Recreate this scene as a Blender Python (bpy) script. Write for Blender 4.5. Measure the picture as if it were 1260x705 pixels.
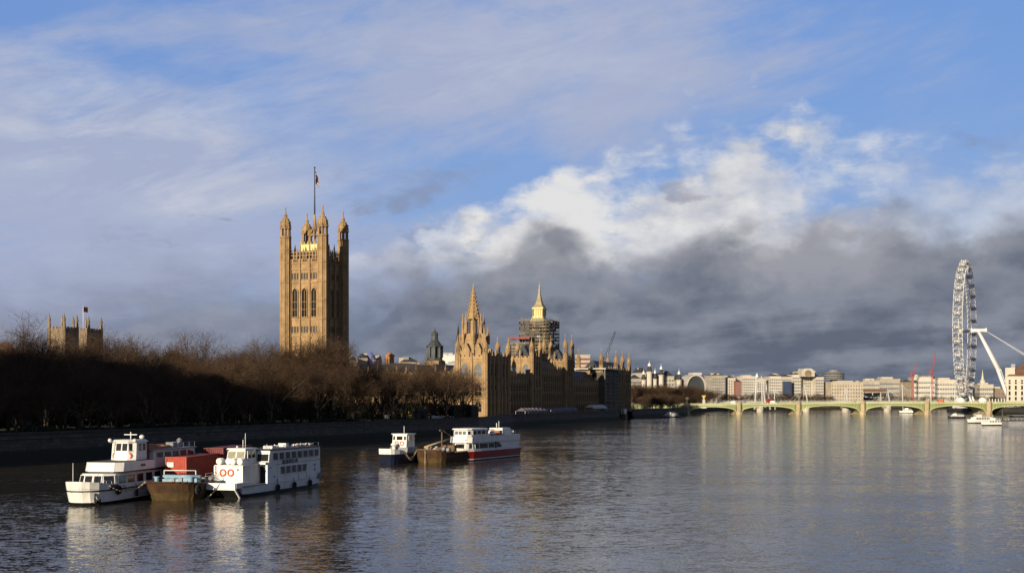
import bpy, math, random
from mathutils import Vector, Matrix
R = math.radians
PI = math.pi
for o in list(bpy.data.objects):
    bpy.data.objects.remove(o)
scene = bpy.context.scene
COL = scene.collection

# ------------------------------------------------------------------ camera
CAM_H, FPX, HZ = 13.0, 1500.0, 490.0      # eye height over the water, focal length and horizon of the 1260 px photograph
cam_d = bpy.data.cameras.new('camera')
cam_d.sensor_width = 36.0
cam_d.lens = FPX / 1260.0 * 36.0
cam_d.shift_y = (HZ - 352.5) / 1260.0
cam_d.clip_start, cam_d.clip_end = 0.5, 30000.0
cam = bpy.data.objects.new('camera', cam_d)
COL.objects.link(cam)
cam.location = (0, 0, CAM_H)
cam.rotation_euler = (R(90), 0, 0)
scene.camera = cam

# ------------------------------------------------------------------ light
SUN_TO = Vector((-0.46, -0.888, 0)).normalized()
SUN_EL = R(12.0)
sd = Vector((SUN_TO.x * math.cos(SUN_EL), SUN_TO.y * math.cos(SUN_EL), math.sin(SUN_EL)))
sun_d = bpy.data.lights.new('sun', 'SUN')
sun_d.energy = 4.8
sun_d.angle = R(0.5)
sun_d.color = (1.0, 0.85, 0.63)
sun = bpy.data.objects.new('sun', sun_d)
COL.objects.link(sun)
sun.rotation_euler = sd.to_track_quat('Z', 'Y').to_euler()

scene.view_settings.view_transform = 'Standard'
scene.view_settings.look = 'None'
scene.view_settings.gamma = 1.0
scene.view_settings.exposure = 0.35
scene.view_settings.use_curve_mapping = False
scene.render.engine = 'CYCLES'
scene.cycles.max_bounces = 6
scene.cycles.diffuse_bounces = 2
scene.cycles.glossy_bounces = 3
scene.cycles.use_denoising = True
scene.cycles.sample_clamp_indirect = 3.0


class X:
    """a float socket with arithmetic, to write node formulas"""
    def __init__(s, nt, sock):
        s.nt, s.s = nt, sock
    def _m(s, op, *a, clamp=False):
        n = s.nt.nodes.new('ShaderNodeMath')
        n.operation = op
        n.use_clamp = clamp
        for i, v in enumerate((s,) + a):
            if isinstance(v, X):
                s.nt.links.new(v.s, n.inputs[i])
            else:
                n.inputs[i].default_value = v
        return X(s.nt, n.outputs[0])
    def __add__(s, o): return s._m('ADD', o)
    __radd__ = __add__
    def __mul__(s, o): return s._m('MULTIPLY', o)
    __rmul__ = __mul__
    def __sub__(s, o): return s._m('SUBTRACT', o)
    def __rsub__(s, o): return (s * -1.0) + o
    def __truediv__(s, o): return s._m('DIVIDE', o)
    def clamp(s): return s._m('ADD', 0.0, clamp=True)
    def max(s, o): return s._m('MAXIMUM', o)
    def min(s, o): return s._m('MINIMUM', o)
    def exp(s): return s._m('EXPONENT')
    def pow(s, e): return s._m('POWER', e)
    def step(s, a, b):
        n = s.nt.nodes.new('ShaderNodeMapRange')
        n.interpolation_type = 'SMOOTHSTEP'
        s.nt.links.new(s.s, n.inputs[0])
        n.inputs[1].default_value, n.inputs[2].default_value = a, b
        return X(s.nt, n.outputs[0])


def vec3(nt, x, y, z):
    n = nt.nodes.new('ShaderNodeCombineXYZ')
    for i, v in enumerate((x, y, z)):
        if isinstance(v, X): nt.links.new(v.s, n.inputs[i])
        else: n.inputs[i].default_value = v
    return n.outputs[0]


def noise3(nt, v, scale, detail=6.0, rough=0.55, dist=0.0):
    n = nt.nodes.new('ShaderNodeTexNoise')
    if v is not None: nt.links.new(v, n.inputs['Vector'])
    n.inputs['Scale'].default_value = scale
    n.inputs['Detail'].default_value = detail
    n.inputs['Roughness'].default_value = rough
    n.inputs['Distortion'].default_value = dist
    return X(nt, n.outputs[0])


vec, noise = vec3, noise3


def mixc(nt, f, a, b):
    n = nt.nodes.new('ShaderNodeMix')
    n.data_type = 'RGBA'
    if isinstance(f, X): nt.links.new(f.s, n.inputs[0])
    else: n.inputs[0].default_value = f
    for i, v in ((6, a), (7, b)):
        if isinstance(v, (tuple, list)): n.inputs[i].default_value = (*v[:3], 1)
        else: nt.links.new(v, n.inputs[i])
    return n.outputs[2]


def ramp1(nt, x, lo, hi, pts, scale=1.0):
    """piecewise-linear curve of x through pts [(x, value)]; values within 0..scale"""
    n = nt.nodes.new('ShaderNodeValToRGB')
    nt.links.new(((x - lo) / (hi - lo)).s, n.inputs[0])
    cr = n.color_ramp
    cr.interpolation = 'EASE'
    while len(cr.elements) < len(pts):
        cr.elements.new(0.5)
    for e, (p, v) in zip(cr.elements, pts):
        e.position = (p - lo) / (hi - lo)
        e.color = (v / scale,) * 3 + (1,)
    return X(nt, n.outputs[0]) * scale


# ------------------------------------------------------------------ sky: nishita with broken winter cloud, laid out by compass bearing and elevation
def build_sky():
    w = bpy.data.worlds.new('World')
    scene.world = w
    w.use_nodes = True
    nt = w.node_tree
    nt.nodes.clear()
    out = nt.nodes.new('ShaderNodeOutputWorld')
    bg = nt.nodes.new('ShaderNodeBackground')
    nt.links.new(bg.outputs[0], out.inputs[0])
    tc = nt.nodes.new('ShaderNodeTexCoord')
    sep = nt.nodes.new('ShaderNodeSeparateXYZ')
    nt.links.new(tc.outputs['Generated'], sep.inputs[0])
    x, y, z = (X(nt, sep.outputs[i]) for i in range(3))
    U = x._m('ARCTAN2', y)                              # bearing, radians right of north
    V = z / ((x * x + y * y + 1e-4)._m('SQRT'))         # tangent of the elevation
    V = V.max(-0.2).min(3.0)
    sky = nt.nodes.new('ShaderNodeTexSky')
    sky.sky_type = 'NISHITA'
    sky.sun_disc = False
    sky.sun_elevation = SUN_EL
    sky.sun_rotation = math.atan2(SUN_TO.x, SUN_TO.y)
    sky.air_density = 1.0
    sky.dust_density = 0.4
    sky.ozone_density = 2.0
    S = 0.10                                            # background strength; cloud radiances below are divided by it
    def c(r, g, b): return (r * .80 / S, g * .80 / S, b * .80 / S)
    def pu(px): return math.atan((px - 630) / 1500.0)
    def pv(px, py): return (490 - py) / 1500.0 * math.cos(pu(px))
    # all cloud fields live on the (bearing, elevation) sheet: two-dimensional textures, the third number only picks the pattern
    def vec(nt, a, b, seed): return vec3(nt, a + seed * 7.31, b + seed * 3.17, 0.0)
    def noise(nt, v, scale, detail=6.0, rough=0.55, dist=0.0):
        r = noise3(nt, v, scale, min(detail, 7), rough, dist)
        r.s.node.noise_dimensions = '2D'
        return r
    # warp
    wv = vec(nt, U, V * 2.2, 0.3)
    n1 = noise(nt, wv, 7.0, 8, 0.58)
    n2 = noise(nt, vec(nt, U, V * 2.2, 4.7), 7.0, 8, 0.58)
    f1 = noise(nt, vec(nt, U, V * 1.7, 9.1), 22.0, 8, 0.6)
    Uw = U + (n1 - 0.5) * 0.20 + (f1 - 0.5) * 0.04
    Vw = V + (n2 - 0.5) * 0.085 + (f1 - 0.5) * 0.035
    def blob(px, py, rx, ry, uu=Uw, vv=Vw):
        a = (uu - pu(px)) / (rx / 1500.0)
        b = (vv - pv(px, py)) / (ry / 1500.0)
        return ((a * a + b * b) * -1.0).exp()
    def voro(v, scale):
        n = nt.nodes.new('ShaderNodeTexVoronoi')
        n.feature = 'F1'
        n.voronoi_dimensions = '2D'
        n.inputs['Scale'].default_value = scale
        nt.links.new(v, n.inputs['Vector'])
        return X(nt, n.outputs['Distance'])
    def billow(u, v, seed, s=1.0):
        """cauliflower-like field about 0..1: rounded puffs on three scales with a ragged fringe"""
        wu = u + (noise(nt, vec(nt, u, v * 1.5, seed + .7), 18.0 * s, 4, 0.6) - 0.5) * (0.045 / s)
        wvv = v + (noise(nt, vec(nt, u, v * 1.5, seed + 3.7), 18.0 * s, 4, 0.6) - 0.5) * (0.030 / s)
        q = vec(nt, wu, wvv * 1.45, seed)
        b = 1.0 - (voro(q, 11.0 * s) * 0.95 + voro(q, 25.0 * s) * 0.45 + voro(q, 58.0 * s) * 0.22)
        return b + (noise(nt, q, 60.0 * s, 6, 0.62) - 0.5) * 0.35
    base = mixc(nt, 0.75, sky.outputs[0], c(0.155, 0.295, 0.68))
    # pale haze low down
    lowh = V.step(0.30, 0.02)
    base = mixc(nt, lowh * 0.45, base, c(0.30, 0.38, 0.56))
    # thin veil with drawn-out fibres
    fu, fv = U * 0.9 + V * 0.55, V * 2.9 - U * 0.85
    st = noise(nt, vec(nt, fu, fv, 2.2), 4.5, 10, 0.62, 0.25)
    fib = noise(nt, vec(nt, fu * 0.8, fv * 1.5, 31.0), 15.0, 9, 0.66, 0.35)
    vd = (blob(110, 190, 330, 150) * 0.60 + blob(330, 330, 330, 110) * 0.6 + blob(620, 80, 300, 120) * 0.72 + blob(430, 60, 160, 60) * 0.2 + blob(-200, 200, 300, 300) * 0.5
          + blob(830, 60, 230, 70) * 0.42 + blob(1210, 40, 120, 60) * 0.10 - blob(30, 5, 150, 50) * 0.30 - blob(590, 235, 150, 40) * 0.22 - blob(300, 160, 70, 40) * 0.2)
    vden = (vd + (st - 0.5) * 1.5 + (fib - 0.5) * 0.55).step(0.02, 0.98)
    base = mixc(nt, vden * 0.84, base, c(0.40, 0.44, 0.59))
    # brighter wisps inside the veil
    ws = noise(nt, vec(nt, fu * 0.9, fv * 1.1, 7.2), 8.0, 10, 0.66, 0.3)
    wmask = (blob(200, 215, 170, 42) * 0.9 + blob(80, 130, 170, 50) * 0.75 + blob(60, 398, 130, 12) * 0.45 + blob(480, 120, 200, 60) * 0.4 + blob(300, 300, 200, 40) * 0.3 + blob(660, 60, 200, 60) * 0.35)
    base = mixc(nt, ((ws - 0.40) * 3.6).clamp() * wmask.clamp() * 0.78, base, c(0.62, 0.64, 0.71))
    # grey lower left
    lg = (V + (n1 - 0.5) * 0.14 + (f1 - 0.5) * 0.05).step(0.150, 0.015)
    base = mixc(nt, lg * 0.74, base, mixc(nt, (noise(nt, vec(nt, U, V * 3.4, 41.0), 9.0, 8, 0.6) - 0.36)._m('MULTIPLY', 3.2, clamp=True), c(0.175, 0.195, 0.27), c(0.30, 0.325, 0.42)))
    # bright cumulus rising from behind the dark bank
    pts = [(-400, 380), (0, 372), (250, 362), (420, 338), (540, 322), (610, 312), (660, 292), (690, 284), (730, 304), (800, 312), (860, 296), (930, 268), (1000, 264), (1060, 284), (1130, 268), (1260, 266), (1600, 290)]
    vb = ramp1(nt, U, pu(-400), pu(1600), [(pu(a), pv(a, b)) for a, b in pts], 0.2)
    hh = ramp1(nt, Uw, pu(-400), pu(1600), [(pu(p), h / 1500.0) for p, h in ((-400, 10), (380, 22), (540, 34), (620, 52), (700, 78), (770, 104), (850, 132), (925, 124), (990, 84), (1100, 76), (1260, 88), (1600, 60))], 0.2)
    wt = ramp1(nt, Uw, pu(-400), pu(1600), [(pu(p), w) for p, w in ((-400, 0), (400, .05), (450, .40), (540, .62), (610, 1.0), (950, 1.0), (1030, .78), (1130, .55), (1260, .58), (1600, .3))], 1.0)
    bA = billow(U, V, 15.5)
    bB = billow(U + 0.009, V - 0.010, 15.5)
    rise = (Vw - vb) / hh
    wisp = noise(nt, vec(nt, U + V * .3, V * 3.0, 19.5), 26.0, 9, 0.66, 0.6)
    bden = (1.02 - rise + (bA - 0.42) * 0.9 + (wisp - 0.5) * 0.6 + 0.24).step(-0.05, 0.85) * V.step(0.09, 0.115)
    low = noise(nt, vec(nt, U, V * 1.6, 6.6), 12.0, 8, 0.6)
    bl = ((bA - bB) * 0.8 + (low - 0.5) * 1.7 + 0.66 + blob(690, 275, 150, 34) * 0.45 - blob(1000, 262, 120, 30) * 0.40).clamp()
    bcol = mixc(nt, bl, c(0.41, 0.43, 0.51), c(0.77, 0.76, 0.75))
    base = mixc(nt, (bden * wt * ((wisp - 0.5) * 0.5 + 1.0)).clamp() * 0.95, base, bcol)
    # small grey scraps
    gs = blob(495, 232, 75, 22) * 0.8 + blob(845, 236, 42, 16) * 0.85 + blob(265, 262, 26, 9) * 0.8 + blob(1215, 165, 60, 14) * 0.5 + blob(545, 292, 120, 7) * 0.6 + blob(150, 315, 160, 8) * 0.35
    gden = (gs + (f1 - 0.5) * 1.1 + (wisp - 0.5) * 1.0).step(0.2, 1.1)
    base = mixc(nt, gden * 0.58, base, c(0.235, 0.25, 0.335))
    # dark stratocumulus bank in two overlapping decks
    soft = ramp1(nt, U, pu(-400), pu(1600), [(pu(-400), 0.55), (pu(380), 0.62), (pu(550), 1.0), (pu(1600), 1.0)], 1.0)
    bil = noise(nt, vec(nt, U, V * 1.25, 1.3), 11.0, 6, 0.52)
    kA = billow(U, V, 51.5, 0.8)
    kB = billow(U - 0.010, V + 0.012, 51.5, 0.8)
    fd = (vb - V) + (bil - 0.5) * 0.070 + (kA - 0.42) * 0.042
    dden = fd.step(-0.014, 0.026) * soft
    dn = noise(nt, vec(nt, U, V * 1.9, 3.9), 7.0, 9, 0.58, 0.2)
    rel = (kA - kB) * 0.95
    dA = ((dn - 0.40) * 2.0 + rel + blob(925, 312, 95, 45) * 0.55 + fd.step(0.06, 0.0) * 0.25 + 0.12).clamp()
    dcol = mixc(nt, dA, c(0.130, 0.150, 0.200), c(0.30, 0.307, 0.35))
    base = mixc(nt, dden * 0.94, base, dcol)
    mA = billow(U, V * 1.3, 81.5, 0.9)
    mB = billow(U - 0.010, (V + 0.012) * 1.3, 81.5, 0.9)
    f2 = (vb - 0.042 - V) + (bil - 0.5) * -0.085 + (mA - 0.42) * 0.055
    d2 = f2.step(-0.012, 0.022) * soft
    sn = noise(nt, vec(nt, U * 0.7, V * 7.0 - U * 0.5, 8.8), 9.0, 7, 0.55)
    d2c = mixc(nt, ((dn - 0.44) * 1.8 + (mA - mB) * 1.2 + 0.20 + (sn - 0.46) * 2.4 * V.step(0.12, 0.03)).clamp(), c(0.108, 0.130, 0.180), c(0.235, 0.258, 0.318))
    base = mixc(nt, d2 * 0.85, base, d2c)
    # unseen sky overhead and behind, darkened with cloud to cut the ambient light
    over = V.step(0.30, 0.62)
    od = noise3(nt, tc.outputs['Generated'], 3.0, 7, 0.55)
    base = mixc(nt, over * 0.92, base, mixc(nt, od.step(0.35, 0.65), c(0.055, 0.07, 0.12), c(0.16, 0.18, 0.25)))
    base = mixc(nt, U._m('ABSOLUTE').step(0.55, 1.1) * 0.75 * (1.0 - over), base, c(0.13, 0.145, 0.19))
    # below the horizon: dark
    base = mixc(nt, V.step(-0.002, -0.03), base, c(0.05, 0.055, 0.06))
    nt.links.new(base, bg.inputs[0])
    bg.inputs[1].default_value = S
    w.cycles.sampling_method = 'MANUAL'
    w.cycles.sample_map_resolution = 512


build_sky()

# ------------------------------------------------------------------ materials
MATS = {}


def mat(name, col, rough=0.75, var=0.18, scale=0.5, metal=0.0, spec=0.35, bump=0.0, rnd=0.0, streak=0.0, col2=None, bscale=None, streakc=None):
    if name in MATS: return MATS[name]
    m = bpy.data.materials.new(name)
    m.use_nodes = True
    nt = m.node_tree
    b = nt.nodes['Principled BSDF']
    b.inputs['Roughness'].default_value = rough
    b.inputs['Metallic'].default_value = metal
    b.inputs['Specular IOR Level'].default_value = spec
    tc = nt.nodes.new('ShaderNodeTexCoord')
    n = noise(nt, tc.outputs['Object'], scale, 7, 0.6)
    f = ((n - 0.5) * 2.2 + 0.5).clamp()
    lo = col2 if col2 else tuple(v * (1 - var * 1.6) for v in col)
    hi = col if col2 else tuple(min(1, v * (1 + var)) for v in col)
    c = mixc(nt, f, lo, hi)
    if streak:
        mp = nt.nodes.new('ShaderNodeMapping')
        mp.inputs['Scale'].default_value = (1.3, 1.3, 0.10)
        nt.links.new(tc.outputs['Object'], mp.inputs[0])
        s = noise(nt, mp.outputs[0], 1.0, 6, 0.6)
        c = mixc(nt, s.step(0.48, 0.75) * streak, c, streakc or tuple(v * 0.35 for v in col))
    if rnd:
        oi = nt.nodes.new('ShaderNodeObjectInfo')
        r = X(nt, oi.outputs['Random'])
        c = mixc(nt, r * rnd, c, tuple(v * 0.35 for v in col))
    nt.links.new(c, b.inputs['Base Color'])
    if bump:
        bn = nt.nodes.new('ShaderNodeBump')
        bn.inputs['Strength'].default_value = bump
        bn.inputs['Distance'].default_value = 0.1
        nn = noise(nt, tc.outputs['Object'], bscale or scale * 6, 5, 0.6)
        nt.links.new(nn.s, bn.inputs['Height'])
        nt.links.new(bn.outputs[0], b.inputs['Normal'])
    MATS[name] = m
    return m


STONE = mat('honey_limestone', (0.37, 0.248, 0.125), 0.85, 0.22, 0.30, streak=0.55, bump=0.3)
STONE_T = mat('tower_limestone', (0.36, 0.236, 0.116), 0.85, 0.26, 0.22, streak=0.6, bump=0.3)
STONE_R = mat('dark_limestone', (0.31, 0.210, 0.108), 0.9, 0.25, 0.2, streak=0.6, bump=0.3)  # darker limestone tone for the river ranges, north end and clock tower
PALE = mat('portland_stone', (0.50, 0.455, 0.375), 0.85, 0.12, 0.08, streak=0.35)
PALE2 = mat('cream_stone', (0.56, 0.515, 0.43), 0.85, 0.10, 0.10, streak=0.25)
GREYST = mat('grey_ragstone', (0.25, 0.19, 0.13), 0.9, 0.25, 0.15, streak=0.6)
SLATE = mat('dark_slate', (0.045, 0.047, 0.052), 0.6, 0.3, 0.4)
LEAD = mat('lead_cladding', (0.055, 0.065, 0.068), 0.55, 0.3, 0.3)
GLASS = mat('dark_glass', (0.018, 0.02, 0.024), 0.12, 0.3, 0.3, spec=0.5)
SKYGLASS = mat('pale_window_glass', (0.16, 0.18, 0.21), 0.15, 0.3, 0.2, spec=0.6)
WHITE = mat('white_paint', (0.78, 0.77, 0.73), 0.38, 0.07, 0.6, streak=0.42, bump=0.06, streakc=(0.40, 0.31, 0.21))
WHITE_G = mat('weathered_white_paint', (0.72, 0.71, 0.68), 0.45, 0.08, 0.7, streak=0.25)
BLACKP = mat('black_paint', (0.012, 0.012, 0.014), 0.4, 0.3, 0.7)
NAVY = mat('navy_paint', (0.010, 0.014, 0.035), 0.35, 0.3, 0.5)
RUST = mat('rusty_steel', (0.085, 0.040, 0.016), 0.85, 0.3, 0.8, col2=(0.022, 0.015, 0.009), streak=0.5, bump=0.3)
WEED = mat('weedy_waterline', (0.10, 0.062, 0.020), 0.85, 0.3, 0.9, col2=(0.030, 0.023, 0.009), streak=0.4)
REDC = mat('red_container_paint', (0.43, 0.060, 0.030), 0.6, 0.15, 0.9, streak=0.3)
DREDC = mat('dark_red_paint', (0.16, 0.028, 0.028), 0.6, 0.2, 0.7, streak=0.2)
REDH = mat('red_hull_paint', (0.25, 0.015, 0.013), 0.35, 0.12, 0.5)
ORANGE = mat('orange_plastic', (0.65, 0.10, 0.03), 0.5, 0.1, 1.0)
LBLUE = mat('pale_blue_paint', (0.22, 0.36, 0.46), 0.5, 0.2, 1.2)
GREYP = mat('grey_paint', (0.24, 0.25, 0.27), 0.5, 0.15, 0.8)
DGREY = mat('dark_grey_deck', (0.06, 0.062, 0.066), 0.7, 0.2, 0.8)
ROPE = mat('pale_rope', (0.42, 0.35, 0.24), 0.9, 0.2, 3.0)
TIMBER = mat('weathered_timber', (0.16, 0.10, 0.055), 0.85, 0.3, 1.0)
CANVAS = mat('orange_brown_canvas', (0.38, 0.14, 0.06), 0.9, 0.3, 1.0)
TENT = mat('white_canvas', (0.62, 0.62, 0.60), 0.8, 0.06, 0.5)
STEELW = mat('white_steel', (0.74, 0.73, 0.70), 0.45, 0.05, 0.1)
BGREEN = mat('bridge_green_paint', (0.44, 0.46, 0.27), 0.55, 0.12, 0.08, streak=0.35)
BSTONE = mat('bridge_granite', (0.44, 0.36, 0.22), 0.85, 0.18, 0.25, streak=0.3)
def granite():
    m = bpy.data.materials.new('embankment_granite')
    m.use_nodes = True
    nt = m.node_tree
    b = nt.nodes['Principled BSDF']
    b.inputs['Roughness'].default_value = 0.8
    g = nt.nodes.new('ShaderNodeNewGeometry')
    sp = nt.nodes.new('ShaderNodeSeparateXYZ')
    nt.links.new(g.outputs['Position'], sp.inputs[0])
    x, y, z = (X(nt, sp.outputs[i]) for i in range(3))
    br = nt.nodes.new('ShaderNodeTexBrick')
    nt.links.new(vec3(nt, y, z, 0.0), br.inputs['Vector'])
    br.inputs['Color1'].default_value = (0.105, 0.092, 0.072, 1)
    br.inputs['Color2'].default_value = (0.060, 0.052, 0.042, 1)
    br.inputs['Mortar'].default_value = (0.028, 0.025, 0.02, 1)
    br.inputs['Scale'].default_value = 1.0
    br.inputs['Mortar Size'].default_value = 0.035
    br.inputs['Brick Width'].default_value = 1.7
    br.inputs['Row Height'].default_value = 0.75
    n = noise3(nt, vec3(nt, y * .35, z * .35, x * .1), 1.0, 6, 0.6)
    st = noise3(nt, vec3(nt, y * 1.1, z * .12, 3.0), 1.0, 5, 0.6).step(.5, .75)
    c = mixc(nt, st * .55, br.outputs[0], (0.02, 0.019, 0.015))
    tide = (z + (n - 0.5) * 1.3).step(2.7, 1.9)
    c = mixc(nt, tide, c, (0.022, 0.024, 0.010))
    nt.links.new(c, b.inputs['Base Color'])
    return m


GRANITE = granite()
GRASS = mat('garden_lawn', (0.040, 0.052, 0.020), 0.95, 0.35, 0.05)
PAVE = mat('city_ground', (0.11, 0.105, 0.095), 0.95, 0.25, 0.02)
BARK = mat('plane_bark', (0.120, 0.088, 0.054), 0.9, 0.35, 0.6, rnd=0.4)
TWIG = mat('bare_twigs', (0.085, 0.050, 0.028), 0.9, 0.40, 0.16, rnd=0.45)
GOLD = mat('gilded_metal', (0.70, 0.50, 0.16), 0.4, 0.12, 0.4, metal=0.4)
DKBRICK = mat('dark_brick', (0.055, 0.040, 0.030), 0.9, 0.25, 0.3)  # very dark brick for the terrace behind the garden trees
REDBR = mat('red_brick', (0.30, 0.12, 0.08), 0.9, 0.15, 0.4)
BRICKO = mat('orange_brick', (0.40, 0.19, 0.085), 0.9, 0.15, 0.4)
DKGLASS = mat('dark_vault_glass', (0.05, 0.06, 0.065), 0.3, 0.3, 0.1)
ROOFBR = mat('brown_tile_roof', (0.16, 0.09, 0.055), 0.85, 0.2, 0.2)
BLUEP = mat('blue_paint', (0.13, 0.15, 0.36), 0.5, 0.2, 0.4)
CRANER = mat('crane_red_paint', (0.42, 0.06, 0.06), 0.5, 0.1, 0.3)
CRANED = mat('crane_dark_paint', (0.05, 0.055, 0.07), 0.5, 0.1, 0.3)
SCAF = mat('scaffold_tube', (0.16, 0.15, 0.13), 0.5, 0.2, 0.4)
PLANK = mat('scaffold_boards', (0.36, 0.29, 0.19), 0.85, 0.25, 0.5)
SHEET = mat('dark_scaffold_netting', (0.105, 0.094, 0.074), 0.9, 0.3, 0.2)
SHEETW = mat('white_scaffold_sheeting', (0.48, 0.48, 0.46), 0.8, 0.12, 0.2)
SHEETR = mat('red_scaffold_boards', (0.27, 0.075, 0.07), 0.8, 0.2, 0.3)
BUSRED = mat('bus_red_paint', (0.42, 0.03, 0.025), 0.35, 0.08, 0.5)
TYRE = mat('black_rubber', (0.02, 0.02, 0.02), 0.8, 0.2, 1.0)
GULL = mat('gull_white', (0.75, 0.75, 0.73), 0.8, 0.05, 4.0)
GULLG = mat('gull_grey', (0.30, 0.32, 0.35), 0.8, 0.05, 4.0)
LILAC = mat('lilac_awning', (0.15, 0.135, 0.16), 0.85, 0.2, 0.2)


# ------------------------------------------------------------------ mesh helpers
class MB:
    def __init__(s):
        s.v, s.f, s.sm = [], [], []
    def add(s, vs, fs, smooth=False):
        k = len(s.v)
        s.v += [tuple(p) for p in vs]
        for f in fs:
            s.f.append(tuple(i + k for i in f))
            s.sm.append(smooth)
        return s
    def box(s, x0, x1, y0, y1, z0, z1):
        return s.hexa([(x0, y0), (x1, y0), (x1, y1), (x0, y1)], [(x0, y0), (x1, y0), (x1, y1), (x0, y1)], z0, z1)
    def hexa(s, lo, hi, z0, z1):
        """prism from plan polygon lo at z0 to plan polygon hi at z1 (counter-clockwise)"""
        n = len(lo)
        vs = [(p[0], p[1], z0 if len(p) < 3 else p[2]) for p in lo] + [(p[0], p[1], z1 if len(p) < 3 else p[2]) for p in hi]
        fs = [tuple(range(n - 1, -1, -1)), tuple(range(n, 2 * n))]
        fs += [(i, (i + 1) % n, n + (i + 1) % n, n + i) for i in range(n)]
        return s.add(vs, fs)
    def lathe(s, cx, cy, prof, n=8, ph=0.0, smooth=False):
        """prof [(r, z)] from the bottom up"""
        vs, fs = [], []
        for r, z in prof:
            for i in range(n):
                a = ph + 2 * PI * i / n
                vs.append((cx + r * math.cos(a), cy + r * math.sin(a), z))
        for j in range(len(prof) - 1):
            for i in range(n):
                a, b = j * n + i, j * n + (i + 1) % n
                fs.append((a, b, b + n, a + n))
        fs.append(tuple(range(n - 1, -1, -1)))
        k = (len(prof) - 1) * n
        fs.append(tuple(range(k, k + n)))
        return s.add(vs, fs, smooth)
    def tube(s, p, q, r, r2=None, n=6, smooth=True):
        p, q = Vector(p), Vector(q)
        r2 = r if r2 is None else r2
        d = q - p
        if d.length < 1e-6: return s
        d.normalize()
        u = d.orthogonal().normalized()
        w = d.cross(u)
        vs = []
        for c, rr in ((p, r), (q, r2)):
            for i in range(n):
                a = 2 * PI * i / n
                vs.append(c + u * (rr * math.cos(a)) + w * (rr * math.sin(a)))
        fs = [(i, (i + 1) % n, n + (i + 1) % n, n + i) for i in range(n)]
        fs += [tuple(range(n - 1, -1, -1)), tuple(range(n, 2 * n))]
        return s.add(vs, fs, smooth)
    def path(s, pts, r, n=5):
        for a, b in zip(pts[:-1], pts[1:]):
            s.tube(a, b, r, n=n)
        return s
    def torus(s, c, axis, R_, r, n=16, m=6):
        c, ax = Vector(c), Vector(axis).normalized()
        u = ax.orthogonal().normalized()
        w = ax.cross(u)
        vs, fs = [], []
        for i in range(n):
            a = 2 * PI * i / n
            d = u * math.cos(a) + w * math.sin(a)
            for j in range(m):
                b = 2 * PI * j / m
                vs.append(c + d * (R_ + r * math.cos(b)) + ax * (r * math.sin(b)))
        for i in range(n):
            for j in range(m):
                fs.append((i * m + j, ((i + 1) % n) * m + j, ((i + 1) % n) * m + (j + 1) % m, i * m + (j + 1) % m))
        return s.add(vs, fs, True)
    def ball(s, c, rx, ry, rz, n=10, m=7):
        vs, fs = [], []
        for j in range(m + 1):
            t = PI * j / m
            for i in range(n):
                a = 2 * PI * i / n
                vs.append((c[0] + rx * math.sin(t) * math.cos(a), c[1] + ry * math.sin(t) * math.sin(a), c[2] - rz * math.cos(t)))
        for j in range(m):
            for i in range(n):
                fs.append((j * n + i, j * n + (i + 1) % n, (j + 1) * n + (i + 1) % n, (j + 1) * n + i))
        return s.add(vs, fs, True)
    def mesh(s, name, m):
        me = bpy.data.meshes.new(name)
        me.from_pydata(s.v, [], s.f)
        me.polygons.foreach_set('use_smooth', s.sm)
        me.materials.append(m)
        me.update()
        return me
    def build(s, name, m, parent=None, loc=None, rotz=0.0):
        o = bpy.data.objects.new(name, s.mesh(name, m))
        COL.objects.link(o)
        if parent: o.parent = parent
        if loc: o.location = loc
        if rotz: o.rotation_euler = (0, 0, rotz)
        return o


def inst(name, me, parent=None, loc=(0, 0, 0), rotz=0.0):
    o = bpy.data.objects.new(name, me)
    COL.objects.link(o)
    if parent: o.parent = parent
    o.location = loc
    o.rotation_euler = (0, 0, rotz)
    return o


def tag(o, label, cat, group=None):
    o['label'] = label
    o['category'] = cat
    if group: o['group'] = group
    return o


def thing(name, label, cat, loc=(0, 0, 0), rotz=0.0, group=None):
    o = bpy.data.objects.new(name, None)
    COL.objects.link(o)
    o.location = loc
    o.rotation_euler = (0, 0, rotz)
    return tag(o, label, cat, group)


def struct(o, kind='structure'):
    o['kind'] = kind
    return o


def kids(o):
    return [c for c in COL.objects if c.parent is o]


def copy_thing(src, tree, loc, rotz, scale=1.0, label=None, group=None):
    """src and its (already gathered) parts copied with shared meshes"""
    r = src.copy()
    COL.objects.link(r)
    r.location, r.rotation_euler = loc, (0, 0, rotz)
    r.scale = (scale,) * 3 if not isinstance(scale, tuple) else scale
    if label: r['label'] = label
    if group: r['group'] = group
    for ch, subs in tree:
        c = ch.copy()
        COL.objects.link(c)
        c.parent = r
        for g in subs:
            d = g.copy()
            COL.objects.link(d)
            d.parent = c
    return r


def tree_of(o):
    return [(c, kids(c)) for c in kids(o)]


def W(px, Y): return (px - 630.0) * Y / FPX            # world X of a bearing measured on the photograph
def Z(py, Y): return CAM_H + (HZ - py) * Y / FPX       # world height likewise

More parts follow.
